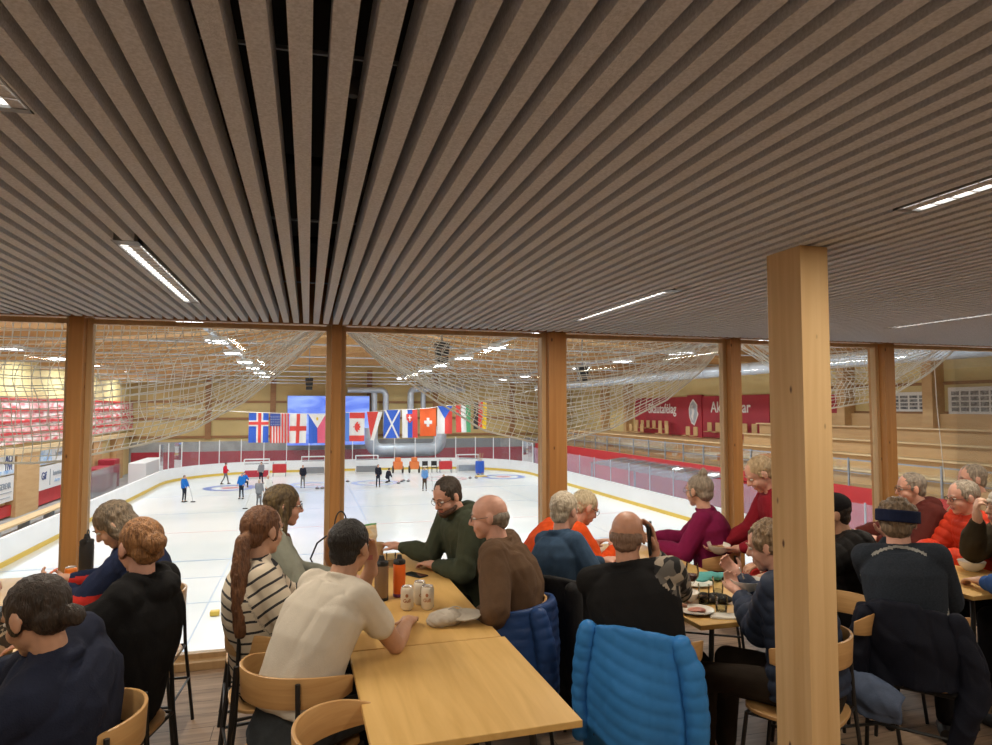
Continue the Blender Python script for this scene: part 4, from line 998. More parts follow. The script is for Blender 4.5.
    for (Hp, K, A) in legs:
        mb.cap(Hp, K, .068, .048); mb.cap(K, A, .046, .034); mb.cap(A, A+F*.10-V((0, 0, .045)), .035, .03)
    hinv = np.array(Rh.transposed()); hc = np.array(head)
    def mf(C):
        L = (C-hc)@hinv.T
        lip = (L[:, 1] > .078) & (np.abs(L[:, 0]) < .022) & (L[:, 2] < -.051) & (L[:, 2] > -.071)
        return lip.astype(int)
    voxel('body', mb, vox, [skin(sk), M['lip']], root, org, 2, mfun=mf)
    if vox < .012:
        for s in (-1, 1):
            ey = MB().ell(H_(s*.030, .0745, .003), (.0125, .012, .0085), Rh, n=14).build('eye', M['eye'], root, smooth=True, origin=org)
            MB().ell(H_(s*.030, .0815, .003), (.0055, .0062, .0055), Rh, n=10).build('iris', M['iris'], ey, smooth=True, origin=org)
            MB().tube([H_(s*.014, .090, .024), H_(s*.030, .091, .029), H_(s*.046, .080, .024)], [.003, .004, .002], 6).build('eyebrow', hm or M['rubber'], root, origin=org)
    # garment top
    mb = MB(); torso(mb, o, lo=lo, hi=.97)
    segs = [(sp(0), sp(1), .55)]
    for (Sh, E_, W_) in arms:
        r0 = (.052 if not fem else .045)+o; mb.cap(Nb-td*.045, Sh, .056+o*.6, r0); mb.cap(Nb-td*.01, Sh, .035+o*.4, r0*.7)
        if short:
            e = Sh.lerp(E_, .52); mb.cap(Sh, e, r0+.003, .052+o*.7)
        else:
            ml = Sh.lerp(E_, .55); mb.cap(Sh, ml, r0, .048+o); mb.cap(ml, E_, .048+o, .040+o); ct = E_.lerp(W_, .86); mb.cap(E_, E_.lerp(W_, .45), .040+o, .039+o); mb.cap(E_.lerp(W_, .45), ct, .039+o, .026+o*.55)
        segs += [(Sh, E_), (E_, W_)]
    if collar: 
        cc = Nb+(H_(0, -.03, -.10)-Nb)*.30; mb.tube([cc+(Sd*math.cos(a)*.060+Fp*math.sin(a)*.060)-Fp*.004 for a in [i*PI/9 for i in range(18)]], .014, 8, closed=True)
    mb.ell(Nb-td*.035-Fp*.012, (.088, .070, .042), Matrix((Sd, Fp, td)).transposed(), n=16)
    if hood: mb.ell(Nb-Fp*.085-td*.015, (.105, .060, .062), Matrix((Sd, Fp, td)).transposed(), n=16); mb.tube([Nb+td*.01+(Sd*math.cos(a)*.085+Fp*(math.sin(a)*.075-.02))+td*.02*math.cos(a*2) for a in [i*PI/9 for i in range(18)]], .026, 8, closed=True)
    af = along(segs); fo = folds(seed, folda, foldf)
    def dfn(P_):
        d = fo(P_)
        if puff:
            s, idx = af(P_); pit = np.where(idx == 0, .058, .062); d = d*.5+puff*(np.abs(np.sin(PI*s/pit))**.55-.6)
        return d
    at = dict(along=lambda P_: af(P_)[0]+4.8, arm=lambda P_: af(P_)[1].astype(float))
    tmf = None
    if topfun: tmf = lambda C: topfun((C-np.array(Nb))@np.array([Sd, Fp, td]).T, af(C)[1])
    voxel('top', mb, max(vox*1.2, .0082), topmats or top, root, org, 2, dfn, at, tmf)['label'] = 'clothing on the upper body'
    mb = MB()
    c0 = Pv
    mb.loft([(Pv-V((0, 0, .09)), Rt, F, .15, .13), (Pv-V((0, 0, .03)), Rt, F, .185, .15), (Pv+td*.07, Sd, Fp, .178*wide, .136*fat)], 20, p=2.3)
    for (Hp, K, A) in legs: mb.cap(Hp+F*.03, K, .086, .064); mb.cap(K, A.lerp(K, .08), .063, .052)
    voxel('trousers', mb, max(vox*1.5, .011), pants or cloth('black_trousers', (.018, .018, .02)), root, org, 2, folds(seed+50, .006))
    for (Hp, K, A) in legs:
        mb = MB(); q = F if not feet or True else F; mb.loft([(V((A.x, A.y, 0))-q*.07+V((0, 0, .035)), Rt, V((0, 0, 1)), .030, .035), (V((A.x, A.y, .05)), Rt, V((0, 0, 1)), .043, .05), (V((A.x, A.y, .04))+q*.08, Rt, V((0, 0, 1)), .048, .04), (V((A.x, A.y, .028))+q*.17, Rt, V((0, 0, 1)), .035, .025)], 14)
        if A.z > .3: 
            for j, v in enumerate(mb.v): mb.v[j] = (v[0], v[1], v[2]+A.z-.09)
        mb.build('shoe', shoes or M['rubber'], root, smooth=True, origin=org)
    # hair
    if hair != 'none':
        mb = MB(); hd = folds(seed+9, haird, 7.0)
        if hair in ('short', 'thin'):
            k = 0 if hair == 'short' else -.004
            mb.ell(H_(0, -.018, .036), (.081+k, .097+k, .088+k), Rh, n=22); mb.ell(H_(0, -.052, -.018), (.066, .048, .062), Rh)
            for s in (-1, 1): mb.ell(H_(s*.070, .012, .012), (.010, .014, .03), Rh, n=10)
        elif hair == 'bald':
            mb.ell(H_(0, -.036, -.004), (.079, .077, .048), Rh, n=20); mb.ell(H_(0, -.066, -.03), (.060, .038, .04), Rh)
        elif hair in ('bun', 'pony'):
            mb.ell(H_(0, -.018, .034), (.082, .098, .089), Rh, n=22); mb.ell(H_(0, -.06, -.02), (.068, .048, .055), Rh)
            for s in (-1, 1): mb.ell(H_(s*.068, .01, .0), (.014, .026, .045), Rh, n=10)
            if hair == 'bun':
                b = bun or (0, -.10, .075, .036); c = H_(*b[:3]); r = b[3]; mb.ell(c, (r, r, r*.9), Rh, n=14)
                mb.tube([c+Rh@V((r*.55*math.cos(a), 0, r*.55*math.sin(a))) -(c-head).normalized()*(-.012) for a in [i*PI/6 for i in range(12)]], r*.42, 8, closed=True)
            else:
                pts = pony or [H_(0, -.105, .04), H_(0, -.145, .02), H_(0, -.15, -.08), H_(0, -.13, -.2), H_(0, -.12, -.32)]
                pts = [V(q) for q in pts]; rs = [.026, .034, .042, .040, .032, .022, .012]
                for i in range(len(pts)-1): mb.cap(pts[i], pts[i+1], rs[min(i, 6)], rs[min(i+1, 6)])
        elif hair in ('long', 'bob'):
            mb.ell(H_(0, -.016, .036), (.086, .100, .089), Rh, n=22)
            L = -.05 if hair == 'bob' else -.13
            mb.ell(H_(0, -.062, L*.5-.01), (.076, .052, .085-L*.2), Rh)
            for s in (-1, 1):
                mb.ell(H_(s*.068, -.008, -.02), (.020, .046, .070), Rh, n=12); mb.cap(H_(s*.070, .0, .03), H_(s*.074, -.005, L-.02), .020, .022)
                if hair == 'long': mb.cap(H_(s*.074, -.005, -.10), H_(s*.070, .0, -.22), .026, .022)
        elif hair == 'curly':
            rr = random.Random(seed)
            mb.ell(H_(0, -.02, .032), (.086, .100, .088), Rh, n=22); mb.ell(H_(0, -.062, -.03), (.074, .048, .06), Rh)
            for i in range(110):
                u = rr.uniform(0, 2*PI); w = rr.uniform(-.55, 1); q = V((math.cos(u)*math.sqrt(1-w*w)*.086, math.sin(u)*math.sqrt(1-w*w)*.098-.022, w*.088+.03))
                if q.y > .05 and q.z < .06: continue
                if abs(q.x) > 0 and q.y > .02 and q.z < .0: continue
                mb.ell(H_(*q), (.0135, .0135, .0135), Rh, n=8)
        voxel('hair', mb, max(.0052, vox*.8), hm, root, org, 1, hd)
    if beard:
        mb = MB(); mb.tube([H_(.071*math.cos(a), .004+.072*math.sin(a), -.052-.032*math.sin(a)) for a in [i*PI/12 for i in range(13)]], [.010+.012*math.sin(i*PI/12) for i in range(13)], 8); mb.cap(H_(-.024, .085, -.045), H_(.024, .085, -.045), .006, .006); mb.ell(H_(0, .066, -.092), (.034, .026, .025), Rh)
        voxel('beard', mb, .005, beard, root, org, 1, folds(seed, .003, 4))
    if glasses:
        mb = MB()
        for s in (-1, 1):
            mb.tube([H_(s*.031+.022*math.cos(a), .098-.004*abs(math.cos(a)), .002+.016*math.sin(a)) for a in [i*PI/8 for i in range(16)]], .0015, 6, closed=True)
            mb.tube([H_(s*.053, .094, .006), H_(s*.078, .06, .006), H_(s*.084, -.008, .010), H_(s*.080, -.022, -.004)], .0016, 6)
        mb.tube([H_(-.009, .099, .006), H_(0, .101, .008), H_(.009, .099, .006)], .0015, 6)
        mb.build('glasses', M['rubber'], root, origin=org)
    if hat:
        kind, hmat = hat; mb = MB()
        if kind == 'beanie': 
            mb.ell(H_(0, -.018, .050), (.088, .105, .085), Rh, n=22); mb.tube([H_(.084*math.cos(a), -.014+.100*math.sin(a), .030+.012*math.sin(a)) for a in [i*PI/10 for i in range(20)]], .012, 8, closed=True)
            voxel('beanie', mb, .006, hmat, root, org, 1, folds(seed, .003, 3))
        elif kind == 'band':
            mb.loft([(H_(0, -.012, z), Rh@V((1, 0, 0)), Rh@V((0, 1, 0)), .104, .123) for z in (-.004, .03, .058)], 28)
            voxel('headband', mb, .006, hmat, root, org, 1, None)
        elif kind == 'cap':
            mb.ell(H_(0, -.014, .056), (.087, .104, .075), Rh, n=22); mb.ell(H_(0, .115, .052), (.062, .06, .007), Rh, n=16)
            voxel('cap', mb, .005, hmat, root, org, 1, None)
    return root

def az_pt(c, az, f, r, z):
    a = math.radians(az); return (c[0]+math.sin(a)*f+math.cos(a)*r, c[1]+math.cos(a)*f-math.sin(a)*r, z)
# garment draped over a chair back; (cx, cy, az) is the chair
def drape(name, lb, cx, cy, az, m, ztop, zbot, amin=-95, amax=95, r=.262, quilt=.010, thick=.035, sleeves=(), flare=.06, seed=3, pitch=.056, slant=0.0, cat='jacket', fold=.006, cut=None, vox=.010):
    root_org = (cx, cy, 0); a0 = math.radians(az)
    def W_(phi, rad, z):
        p = math.radians(phi); f, s = -math.cos(p)*rad, math.sin(p)*rad   # phi 0 = straight behind the sitter
        return V((cx+math.sin(a0)*f+math.cos(a0)*s, cy+math.cos(a0)*f-math.sin(a0)*s, z))
    t = thing(name, lb, cat, root_org); mb = MB(); n, m_ = 28, 14; k = 0
    g = []
    for side in (0, 1):
        for j in range(m_+1):
            v = j/m_
            for i in range(n+1):
                u = i/n; phi = amin+(amax-amin)*u
                zt = ztop-.05*abs(2*u-1)**3; zb = zbot+slant*(u-.5)+(cut(u) if cut else 0); z = zt+(zb-zt)*v
                rad = r+flare*v+.018*math.sin(u*9+seed)*v
                tk = thick*(.7+.5*math.sin(PI*min(1, v*1.3)))
                if side: rad += tk
                mb.v.append(tuple(W_(phi, rad, z)))
    row = n+1; sz = row*(m_+1)
    for side in (0, 1):
        b = side*sz
        for j in range(m_):
            for i in range(n): mb.f.append((b+j*row+i, b+j*row+i+1, b+(j+1)*row+i+1, b+(j+1)*row+i)); mb.m.append(0)
    edge = [j for j in range(row)]+[j*row+n for j in range(1, m_+1)]+[m_*row+i for i in range(n-1, -1, -1)]+[j*row for j in range(m_-1, 0, -1)]
    for q in range(len(edge)):
        a, b = edge[q], edge[(q+1) % len(edge)]; mb.f.append((a, b, b+sz, a+sz)); mb.m.append(0)
    # collar roll over the top of the chair back and a short inner flap
    mb.tube([W_(amin*.8+(amax-amin)*.8*i/16, r+.006, ztop-.008-.05*abs(2*i/16-1)**3) for i in range(17)], thick*.55, 8)
    fo = folds(seed, fold); slin = slant/(math.radians(amax-amin)*r)
    C0 = np.array([cx, cy]); sd = np.array([math.cos(a0), -math.sin(a0)])
    def d(P_):
        zz = P_[:, 2]-slin*((P_[:, :2]-C0)@sd)*.9
        return fo(P_)+(quilt*(np.abs(np.sin(PI*zz/pitch))**.5-.55) if quilt else 0)
    voxel('body_panel', mb, vox, m, t, root_org, 2, d)
    for sl in sleeves:
        pts = [W_(*q) for q in sl[0]]; mb = MB()
        for i in range(len(pts)-1): mb.cap(pts[i], pts[i+1], sl[1][i], sl[1][i+1])
        cum = [0]
        for i in range(len(pts)-1): cum.append(cum[-1]+(pts[i+1]-pts[i]).length)
        af = along([(pts[i], pts[i+1]) for i in range(len(pts)-1)])
        def d2(P_, af=af, cum=cum):
            s, idx = af(P_); s = s+np.array(cum)[idx]; return folds(seed+1, fold*.7)(P_)+(quilt*(np.abs(np.sin(PI*s/pitch))**.5-.55) if quilt else 0)
        voxel('sleeve', mb, vox*.9, m, t, root_org, 1, d2)
    return t
# ------------------------------------------------------------ the seated people
def stripes(nt, b):
    b.inputs['Base Color'].default_value = (.62, .54, .42, 1)
    at = N(nt, 'ShaderNodeAttribute', attribute_name='along'); tc = N(nt, 'ShaderNodeTexCoord'); n = N(nt, 'ShaderNodeTexNoise', Scale=4.0)
    nt.links.new(tc.outputs['Object'], n.inputs['Vector'])
    a = N(nt, 'ShaderNodeMath', operation='MULTIPLY_ADD'); a.inputs[1].default_value = .03; nt.links.new(n.outputs[0], a.inputs[0]); nt.links.new(at.outputs['Fac'], a.inputs[2])
    m_ = N(nt, 'ShaderNodeMath', operation='MODULO'); m_.inputs[1].default_value = .048; nt.links.new(a.outputs[0], m_.inputs[0])
    l = N(nt, 'ShaderNodeMath', operation='LESS_THAN'); l.inputs[1].default_value = .011; nt.links.new(m_.outputs[0], l.inputs[0])
    mx = N(nt, 'ShaderNodeMixRGB'); mx.inputs[1].default_value = (.66, .58, .46, 1); mx.inputs[2].default_value = (.03, .03, .035, 1)
    nt.links.new(l.outputs[0], mx.inputs[0]); nt.links.new(mx.outputs[0], b.inputs['Base Color'])
M['stripes'] = attr_mat('striped_knit', stripes)
def camosl(nt, b):
    tc = N(nt, 'ShaderNodeTexCoord'); vo = N(nt, 'ShaderNodeTexVoronoi', Scale=26.0); nt.links.new(tc.outputs['Object'], vo.inputs['Vector'])
    r = N(nt, 'ShaderNodeValToRGB'); r.color_ramp.interpolation = 'CONSTANT'; e = r.color_ramp.elements; e[0].color = (.015, .015, .016, 1); e[1].position = .42; e[1].color = (.12, .11, .10, 1); q = e.new(.62); q.color = (.36, .31, .25, 1)
    nt.links.new(vo.outputs['Color'], r.inputs[0]); nt.links.new(r.outputs[0], b.inputs['Base Color'])
M['patch_sleeve'] = attr_mat('patterned_sleeve', camosl)
BLK = cloth('black_trousers', (.012, .012, .014)); JEAN = cloth('dark_grey_jeans', (.05, .058, .065), scale=60); NAVY = cloth('navy_fleece', (.016, .020, .040))
DN = cloth('denim', (.045, .085, .15), var=.3, scale=14)
T1 = 'left of the middle table'
# 1 navy sweatshirt, left front
person('person in a navy sweatshirt with a low dark bun, seated at the front left', (-.79, 2.38, 1.15), -62, (-.775, 2.52, .535), -84, hands=((-1.22, 2.30, .80), (-1.18, 2.72, .80)), pitch=20, top=NAVY, hair='bun', bun=(.0, -.125, -.035, .036), hm=hairm('dark_brown_hair', (.035, .02, .012)), sk=MID, fem=True, o=.034, wide=1.24, seed=11, bulge=.05, pants=BLK, folda=.009)
# 2 grey bob looking at phone
person('grey haired person in a navy and red jacket bent over an orange phone', (-.975, 3.98, 1.17), -92, (-.84, 4.05, .54), -82, hands=((-1.27, 4.06, .84), (-1.25, 4.18, .86)), pitch=34, top=cloth('navy_jacket', (.02, .03, .075)), hair='bob', hm=hairm('grey_brown_hair', (.24, .18, .12), (.09, .07, .05)), sk=FAIR, fem=True, o=.024, seed=12, pants=cloth('blue_grey_jeans', (.09, .11, .15)), curl=(.75, .75), pal=((.2, 0, 1), (.2, 0, 1)), topmats=[cloth('navy_jacket', (.02, .03, .075)), M['redcloth']], topfun=lambda L, ix: ((ix > 0) & (np.abs(L[:, 2]+.22) < .022)).astype(int))
t = thing('smartphone', 'orange cased phone held by the grey haired person', 'phone', (-1.33, 4.14, .885)); MB().prism(rect(-.037, -.075, .037, .075), (0, 0, 0), (.8, .2, .5), (0, 1, 0), (-.006, 0, .009)).build('phone_case', M['orangepl'], t, bevel=.004)
# 3 black hoodie with reddish bun
person('person in a black hoodie with a reddish bun, back towards the viewer', (-.67, 3.13, 1.205), -42, (-.76, 3.17, .54), -72, hands=((-1.14, 2.95, .80), (-1.12, 3.28, .80)), pitch=6, top=cloth('black_hoodie', (.011, .011, .012)), hood=True, hair='bun', bun=(0.0, -.108, .012, .048), hm=hairm('reddish_blonde_hair', (.36, .17, .06), (.16, .07, .025)), sk=PINK, fem=True, o=.034, seed=13, wide=1.08, pants=BLK, folda=.009)
# 4 striped sweater with ponytail
person('person in a cream sweater with dark stripes and a long brown ponytail', (-.195, 3.36, 1.205), 48, (-.16, 3.38, .54), 72, hands=((.16, 3.62, .80), (.17, 3.30, .80)), pitch=3, top=M['stripes'], hair='pony', pony=[(-.245, 3.29, 1.20), (-.275, 3.25, 1.18), (-.28, 3.22, 1.06), (-.275, 3.20, .92), (-.27, 3.19, .80)], hm=hairm('auburn_hair', (.20, .085, .035), (.09, .035, .015)), sk=FAIR, fem=True, o=.024, seed=14, pants=BLK, folda=.007)
MB_ = MB().tube([(-.25+.02*math.cos(a), 3.285, 1.20+.022*math.sin(a)) for a in [i*PI/6 for i in range(12)]], .006, 6, closed=True)
tag(MB_.build('hair_tie', M['redcloth']), 'red hair tie on the long brown ponytail', 'hair tie')
# 5 glasses, grey-green vest
person('person with glasses and a grey-green vest over a brown top, face in profile', (-.125, 3.97, 1.235), 78, (-.22, 3.95, .55), 82, hands=((.20, 4.12, .80), (.20, 3.90, .80)), pitch=4, topmats=[cloth('brown_blouse', (.16, .07, .045)), cloth('grey_green_vest', (.30, .32, .27))], topfun=lambda L, ix: (~((ix == 0) & (np.abs(L[:, 0]) < .06) & (L[:, 1] > .03))).astype(int), hair='long', hm=hairm('olive_brown_hair', (.16, .11, .045), (.05, .03, .015)), sk=PINK, fem=True, glasses=True, o=.022, seed=15)
# 6 light tee shirt
TEE = cloth('oat_tee', (.60, .55, .47), var=.05, bump=.15)
person('man in a light beige tee shirt leaning his forearm on the middle table', (.185, 2.97, 1.185), 38, (-.045, 2.79, .54), 48, hands=((.285, 3.09, 1.075), (.455, 3.13, .795)), hint=((.35, .55, -1.0), (.45, -.25, -1)), hp=((-.15, -.02, 1), (.25, .85, -.05)), pal=((-.3, -.6, 0), (0, 0, -1)), pitch=4, top=TEE, short=True, hair='short', hm=hairm('black_hair', (.014, .010, .008)), sk=MID, o=.020, seed=16, pants=JEAN, folda=.008, bulge=.10, curl=(.6, .3), wide=.96, sw=.172, foldf=.8, lo=.05)
# 7 bearded man, green sweatshirt
GRN = cloth('olive_green_sweatshirt', (.062, .075, .050))
person('bearded man with glasses in an olive green hooded sweatshirt looking down', (.86, 4.20, 1.225), -118, (1.10, 4.30, .55), -100, hands=((.78, 4.22, .795), (.60, 4.56, .855)), pitch=24, top=GRN, hood=True, hair='short', hm=hairm('dark_ash_hair', (.07, .05, .035), (.03, .02, .014)), beard=hairm('brown_beard', (.10, .045, .025)), glasses=True, sk=PINK, o=.030, seed=17, wide=1.12, pants=BLK, folda=.009, hint=((0, -.5, -1), (-.1, -.3, -1)), curl=(.5, .55), sw=.20)
# 8 brown fleece older man
BRN = cloth('brown_fleece', (.125, .075, .045))
person('older man with glasses in a brown fleece, back half turned', (.945, 3.50, 1.20), -72, (1.06, 3.42, .54), -62, hands=((.90, 3.36, .66), (.90, 3.54, .66)), pitch=6, top=BRN, hair='bald', hm=hairm('grey_hair', (.34, .29, .23), (.18, .15, .12)), glasses=True, sk=PINK, o=.034, seed=18, wide=1.10, pants=BLK, folda=.010, hint=((-.1, -.2, -1), None), bulge=.09)
# 9 denim shirt
person('white haired person in a dark denim shirt seen from behind', (1.53, 3.88, 1.15), 60, (1.50, 3.80, .52), 70, hands=((1.86, 4.02, .80), (1.86, 3.75, .80)), pitch=8, top=DN, hair='short', hm=hairm('white_hair', (.62, .54, .42), (.36, .30, .22)), sk=PINK, o=.022, seed=19, pants=BLK, folda=.008, fem=True, sw=.17)
# 10 orange
ORG = cloth('orange_shirt', (.72, .085, .015))
person('white haired person with glasses in an orange shirt leaning over papers', (1.885, 4.40, 1.085), 84, (1.50, 4.42, .53), 86, hands=((2.0, 4.52, .80), (2.06, 4.30, .82)), pitch=26, top=ORG, hair='short', hm=hairm('cream_hair', (.66, .56, .38), (.40, .32, .20)), sk=PINK, glasses=True, o=.030, seed=20, pants=ORG, folda=.010, wide=1.1, bulge=.12)
# 11 bald man on the phone
BT = cloth('black_base_layer', (.013, .013, .014), var=.05)
person('bald man in a black top with patterned sleeves holding a phone to his ear', (1.475, 2.93, 1.175), 38, (1.50, 2.76, .54), 42, hands=((1.80, 3.14, .80), (1.60, 2.905, 1.10)), hint=((0, 0, -1), (.75, .15, -1.0)), hp=(None, (-.12, .03, 1.0)), pal=((0, 0, -1), (-.9, .1, .1)), pitch=4, topmats=[BT, M['patch_sleeve']], topfun=lambda L, ix: ((ix == 3) | (ix == 4)).astype(int), hair='bald', hm=hairm('short_grey_stubble', (.27, .17, .12), (.20, .12, .08)), sk=(.56, .29, .19), o=.022, seed=21, wide=1.12, pants=BLK, folda=.005, curl=(.4, .35), glasses=True, sw=.20)
t = thing('smartphone', 'black phone held to the bald man\'s ear', 'phone', (1.575, 2.895, 1.165)); MB().box((-.006, -.036, -.074), (.006, .036, .074)).build('phone_body', M['rubber'], t, bevel=.003); MB().box((-.0075, -.032, -.068), (-.006, .032, .068)).build('screen', M['grey'], t); t.rotation_euler = (.15, -.05, -.7)
# 12 purple
PUR = cloth('magenta_sweater', (.20, .012, .065))
person('person in a magenta sweater with a grey top bun facing the ice', (2.735, 4.30, 1.185), -22, (2.80, 4.22, .54), -48, hands=((2.45, 4.42, .80), (2.50, 4.60, .82)), pitch=3, top=PUR, hair='bun', bun=(0, -.045, .125, .034), hm=hairm('ash_grey_hair', (.36, .30, .23), (.20, .16, .12)), sk=FAIR, fem=True, o=.024, seed=22, glasses=True, folda=.008, pants=PUR)
# 13 dark red, leaning in with a bowl
DR = cloth('dark_red_sweater', (.26, .015, .028))
person('person in a dark red sweater leaning in with a white bowl, left of the pillar', (2.97, 3.92, 1.335), -68, (3.16, 3.85, .70), -70, hands=((2.80, 3.92, .845), (2.78, 4.08, .845)), pitch=30, top=DR, hair='short', hm=hairm('pale_blonde_hair', (.62, .46, .28), (.40, .28, .15)), sk=PINK, o=.026, seed=23, curl=(.4, .5), pal=((0, 0, 1), (0, -.3, 1)), knees=((3.12, 3.7, .46), (3.02, 3.9, .46)), feet=((3.2, 3.7, .09), (3.2, 3.95, .09)))
# 14 curly, navy puffer
NP = cloth('navy_puffer', (.030, .042, .075), rough=.55, bump=.1)
person('curly haired person in a navy puffer jacket eating from a white bowl, behind the pillar', (2.10, 2.72, 1.135), -38, (2.17, 2.57, .54), -32, hands=((2.11, 2.97, .845), (2.19, 3.08, .90)), hint=((-.15, -.7, -1.0), (.3, 0, -1)), pitch=14, top=NP, puff=.010, hair='curly', hm=hairm('grey_blonde_curls', (.34, .23, .13), (.14, .09, .05)), sk=PINK, fem=True, o=.036, seed=24, pants=cloth('dark_brown_trousers', (.030, .022, .016)), curl=(.55, .8), pal=((0, .3, 1), (-.4, 0, .5)), folda=.006)
tag(MB().tube([(2.13, 2.99, .97), (2.17, 3.02, .92), (2.20, 3.03, .87)], [.003, .0028, .006], 8).build('soup_spoon', M['alu']), 'steel spoon held over the bowl by the curly haired person', 'spoon')
# 15 dark jacket with cap behind pillar
person('person in a black puffer jacket and dark cap seated right of the pillar', (3.10, 3.42, 1.135), -60, (3.26, 3.30, .54), -72, pitch=8, top=cloth('black_puffer', (.012, .011, .011), rough=.6), puff=.008, hair='short', hm=hairm('dark_brown_hair', (.035, .02, .012)), hat=('cap', cloth('dark_cap', (.015, .014, .016))), sk=MID, o=.042, seed=25, hands=((2.55, 3.35, .8), (2.55, 3.55, .8)))
# 16 headband
HB = cloth('charcoal_base_layer', (.030, .038, .052), var=.25, scale=120)
def seam_f(L, ix):
    a = np.abs(np.hypot(L[:, 0]*1.0, (L[:, 2]+.20))-.205) < .0065
    b = (ix == 0) & (L[:, 1] < .02) & (L[:, 2] > -.36)
    c = (np.abs(L[:, 2]+.36) < .005) & (L[:, 1] < 0) & (L[:, 0] > .0)
    return ((a & b) | (c & (ix == 0))).astype(int)
person('man in a charcoal base layer and navy headband, back to the viewer', (2.99, 2.84, 1.19), 52, (2.94, 2.72, .54), 48, hands=((3.16, 3.06, 1.06), (3.38, 2.90, .80)), hint=((-.3, .2, -1), (.15, -.2, -1)), pitch=8, topmats=[HB, cloth('pale_seam', (.36, .36, .34))], topfun=seam_f, hair='curly', hm=hairm('grey_brown_curls', (.26, .18, .11), (.10, .07, .045)), hat=('band', cloth('navy_headband', (.012, .018, .05))), sk=PINK, o=.024, seed=26, wide=.95, pants=BLK, folda=.004, sw=.19, bulge=.08, hp=((-.1, .1, 1), None), pal=((-.5, -.5, 0), (0, 0, -1)))
# 17 maroon fleece
person('grey haired man with glasses in a maroon jacket facing left behind the rightmost post', (4.45, 4.10, 1.17), -62, (4.62, 4.02, .54), -66, hands=((4.12, 4.1, .80), (4.12, 4.3, .82)), pitch=6, top=cloth('maroon_fleece', (.10, .022, .018)), hair='short', hm=hairm('grey_hair', (.34, .29, .23), (.18, .15, .12)), sk=PINK, glasses=True, o=.036, seed=27, hood=True, wide=1.1)
# 18 orange-red puffer
person('grey haired man in a bright orange-red puffer at the right', (4.38, 3.62, 1.165), -70, (4.56, 3.56, .54), -72, hands=((4.10, 3.62, .80), (4.12, 3.76, .80)), pitch=8, top=cloth('orange_red_puffer', (.66, .055, .022), rough=.5, bump=.1), puff=.011, hair='short', hm=hairm('silver_hair', (.44, .38, .30), (.22, .18, .14)), sk=PINK, glasses=True, o=.040, seed=28)
# 19 beige cap drinking
person('person with a beige cap and dark olive jacket at the right edge, drinking', (4.20, 3.20, 1.155), -72, (4.42, 3.10, .54), -66, hands=((4.02, 3.02, 1.07), (3.98, 3.20, 1.10)), hp=((-.2, .1, 1), (-.2, -.1, 1)), pal=((.6, .5, 0), (.6, -.5, 0)), curl=(.9, .9), pitch=-2, top=cloth('dark_olive_jacket', (.045, .036, .022)), hair='short', hm=hairm('grey_hair', (.34, .29, .23), (.18, .15, .12)), hat=('beanie', M['beige']), sk=FAIR, o=.034, seed=29)
# 20 grey hair behind
person('grey haired person in a pale jacket half hidden at the far right', (5.08, 4.12, 1.22), -66, (5.22, 4.05, .54), -70, hands=((4.8, 4.1, .80), (4.8, 4.3, .8)), pitch=5, top=cloth('stone_jacket', (.42, .30, .18)), hair='short', hm=hairm('ash_grey_hair', (.36, .30, .23), (.20, .16, .12)), sk=PINK, o=.03, seed=30)
# 21 blue jacket at right edge
person('person in a bright blue jacket cut by the right edge of the picture', (3.88, 2.62, 1.20), -8, (3.92, 2.42, .54), -8, hands=((3.70, 2.95, .80), (3.98, 2.95, .8)), hint=((-.6, -.2, -1), None), pitch=8, top=cloth('bright_blue_jacket', (.035, .095, .30)), hair='short', hm=hairm('dark_ash_hair', (.07, .05, .035), (.03, .02, .014)), sk=FAIR, o=.036, seed=31, pants=cloth('grey_brown_trousers', (.06, .05, .04)))
# 22 left edge person across the table
person('person in grey at the left edge, only an arm showing', (-2.20, 4.25, 1.2), 85, (-2.36, 4.25, .54), 88, hands=((-1.66, 4.42, .80), (-1.72, 4.10, .80)), pitch=8, top=cloth('grey_tee', (.10, .10, .10)), short=True, hair='short', hm=hairm('black_hair', (.014, .010, .008)), sk=FAIR, seed=32)

# ------------------------------------------------------------ chairs under them
chair(-.735, 2.52, -84, 'chair of the person in the navy sweatshirt, front left')
chair(-.86, 4.07, -86, 'chair of the grey haired person with the phone, by the window')
chair(-.79, 3.20, -76, 'chair of the person in the black hoodie')
chair(-.13, 3.39, 80, 'chair of the person in the striped sweater')
chair(-.20, 3.94, 84, 'chair of the person in the grey-green vest')
chair(-.01, 2.84, 46, 'chair of the man in the beige tee shirt')
chair(.195, 2.20, 88, 'empty chair pushed in at the near left corner of the middle table')
chair(1.05, 4.29, -98, 'chair of the bearded man')
chair(1.00, 3.42, -80, 'chair of the man in the brown fleece')
chair(1.55, 3.81, 72, 'chair of the person in the denim shirt')
chair(1.54, 4.41, 86, 'chair of the person in orange')
chair(1.50, 2.79, 40, 'chair of the bald man, under the bright blue jacket')
chair(2.76, 4.25, -60, 'chair of the person in the magenta sweater')
chair(2.14, 2.60, -34, 'chair of the curly haired person, half behind the pillar')
chair(2.62, 2.93, -86, 'empty chair just right of the pillar')
chair(3.22, 3.33, -76, 'chair of the person in the dark cap')
chair(2.97, 2.75, 50, 'chair of the man with the headband')
chair(4.58, 4.03, -72, 'chair of the man in the maroon jacket')
chair(4.52, 3.57, -76, 'chair of the man in the orange-red puffer')
chair(4.40, 3.05, -70, 'chair of the drinking person in the beige cap')
chair(3.91, 2.45, -8, 'chair of the person in the blue jacket at the right edge')

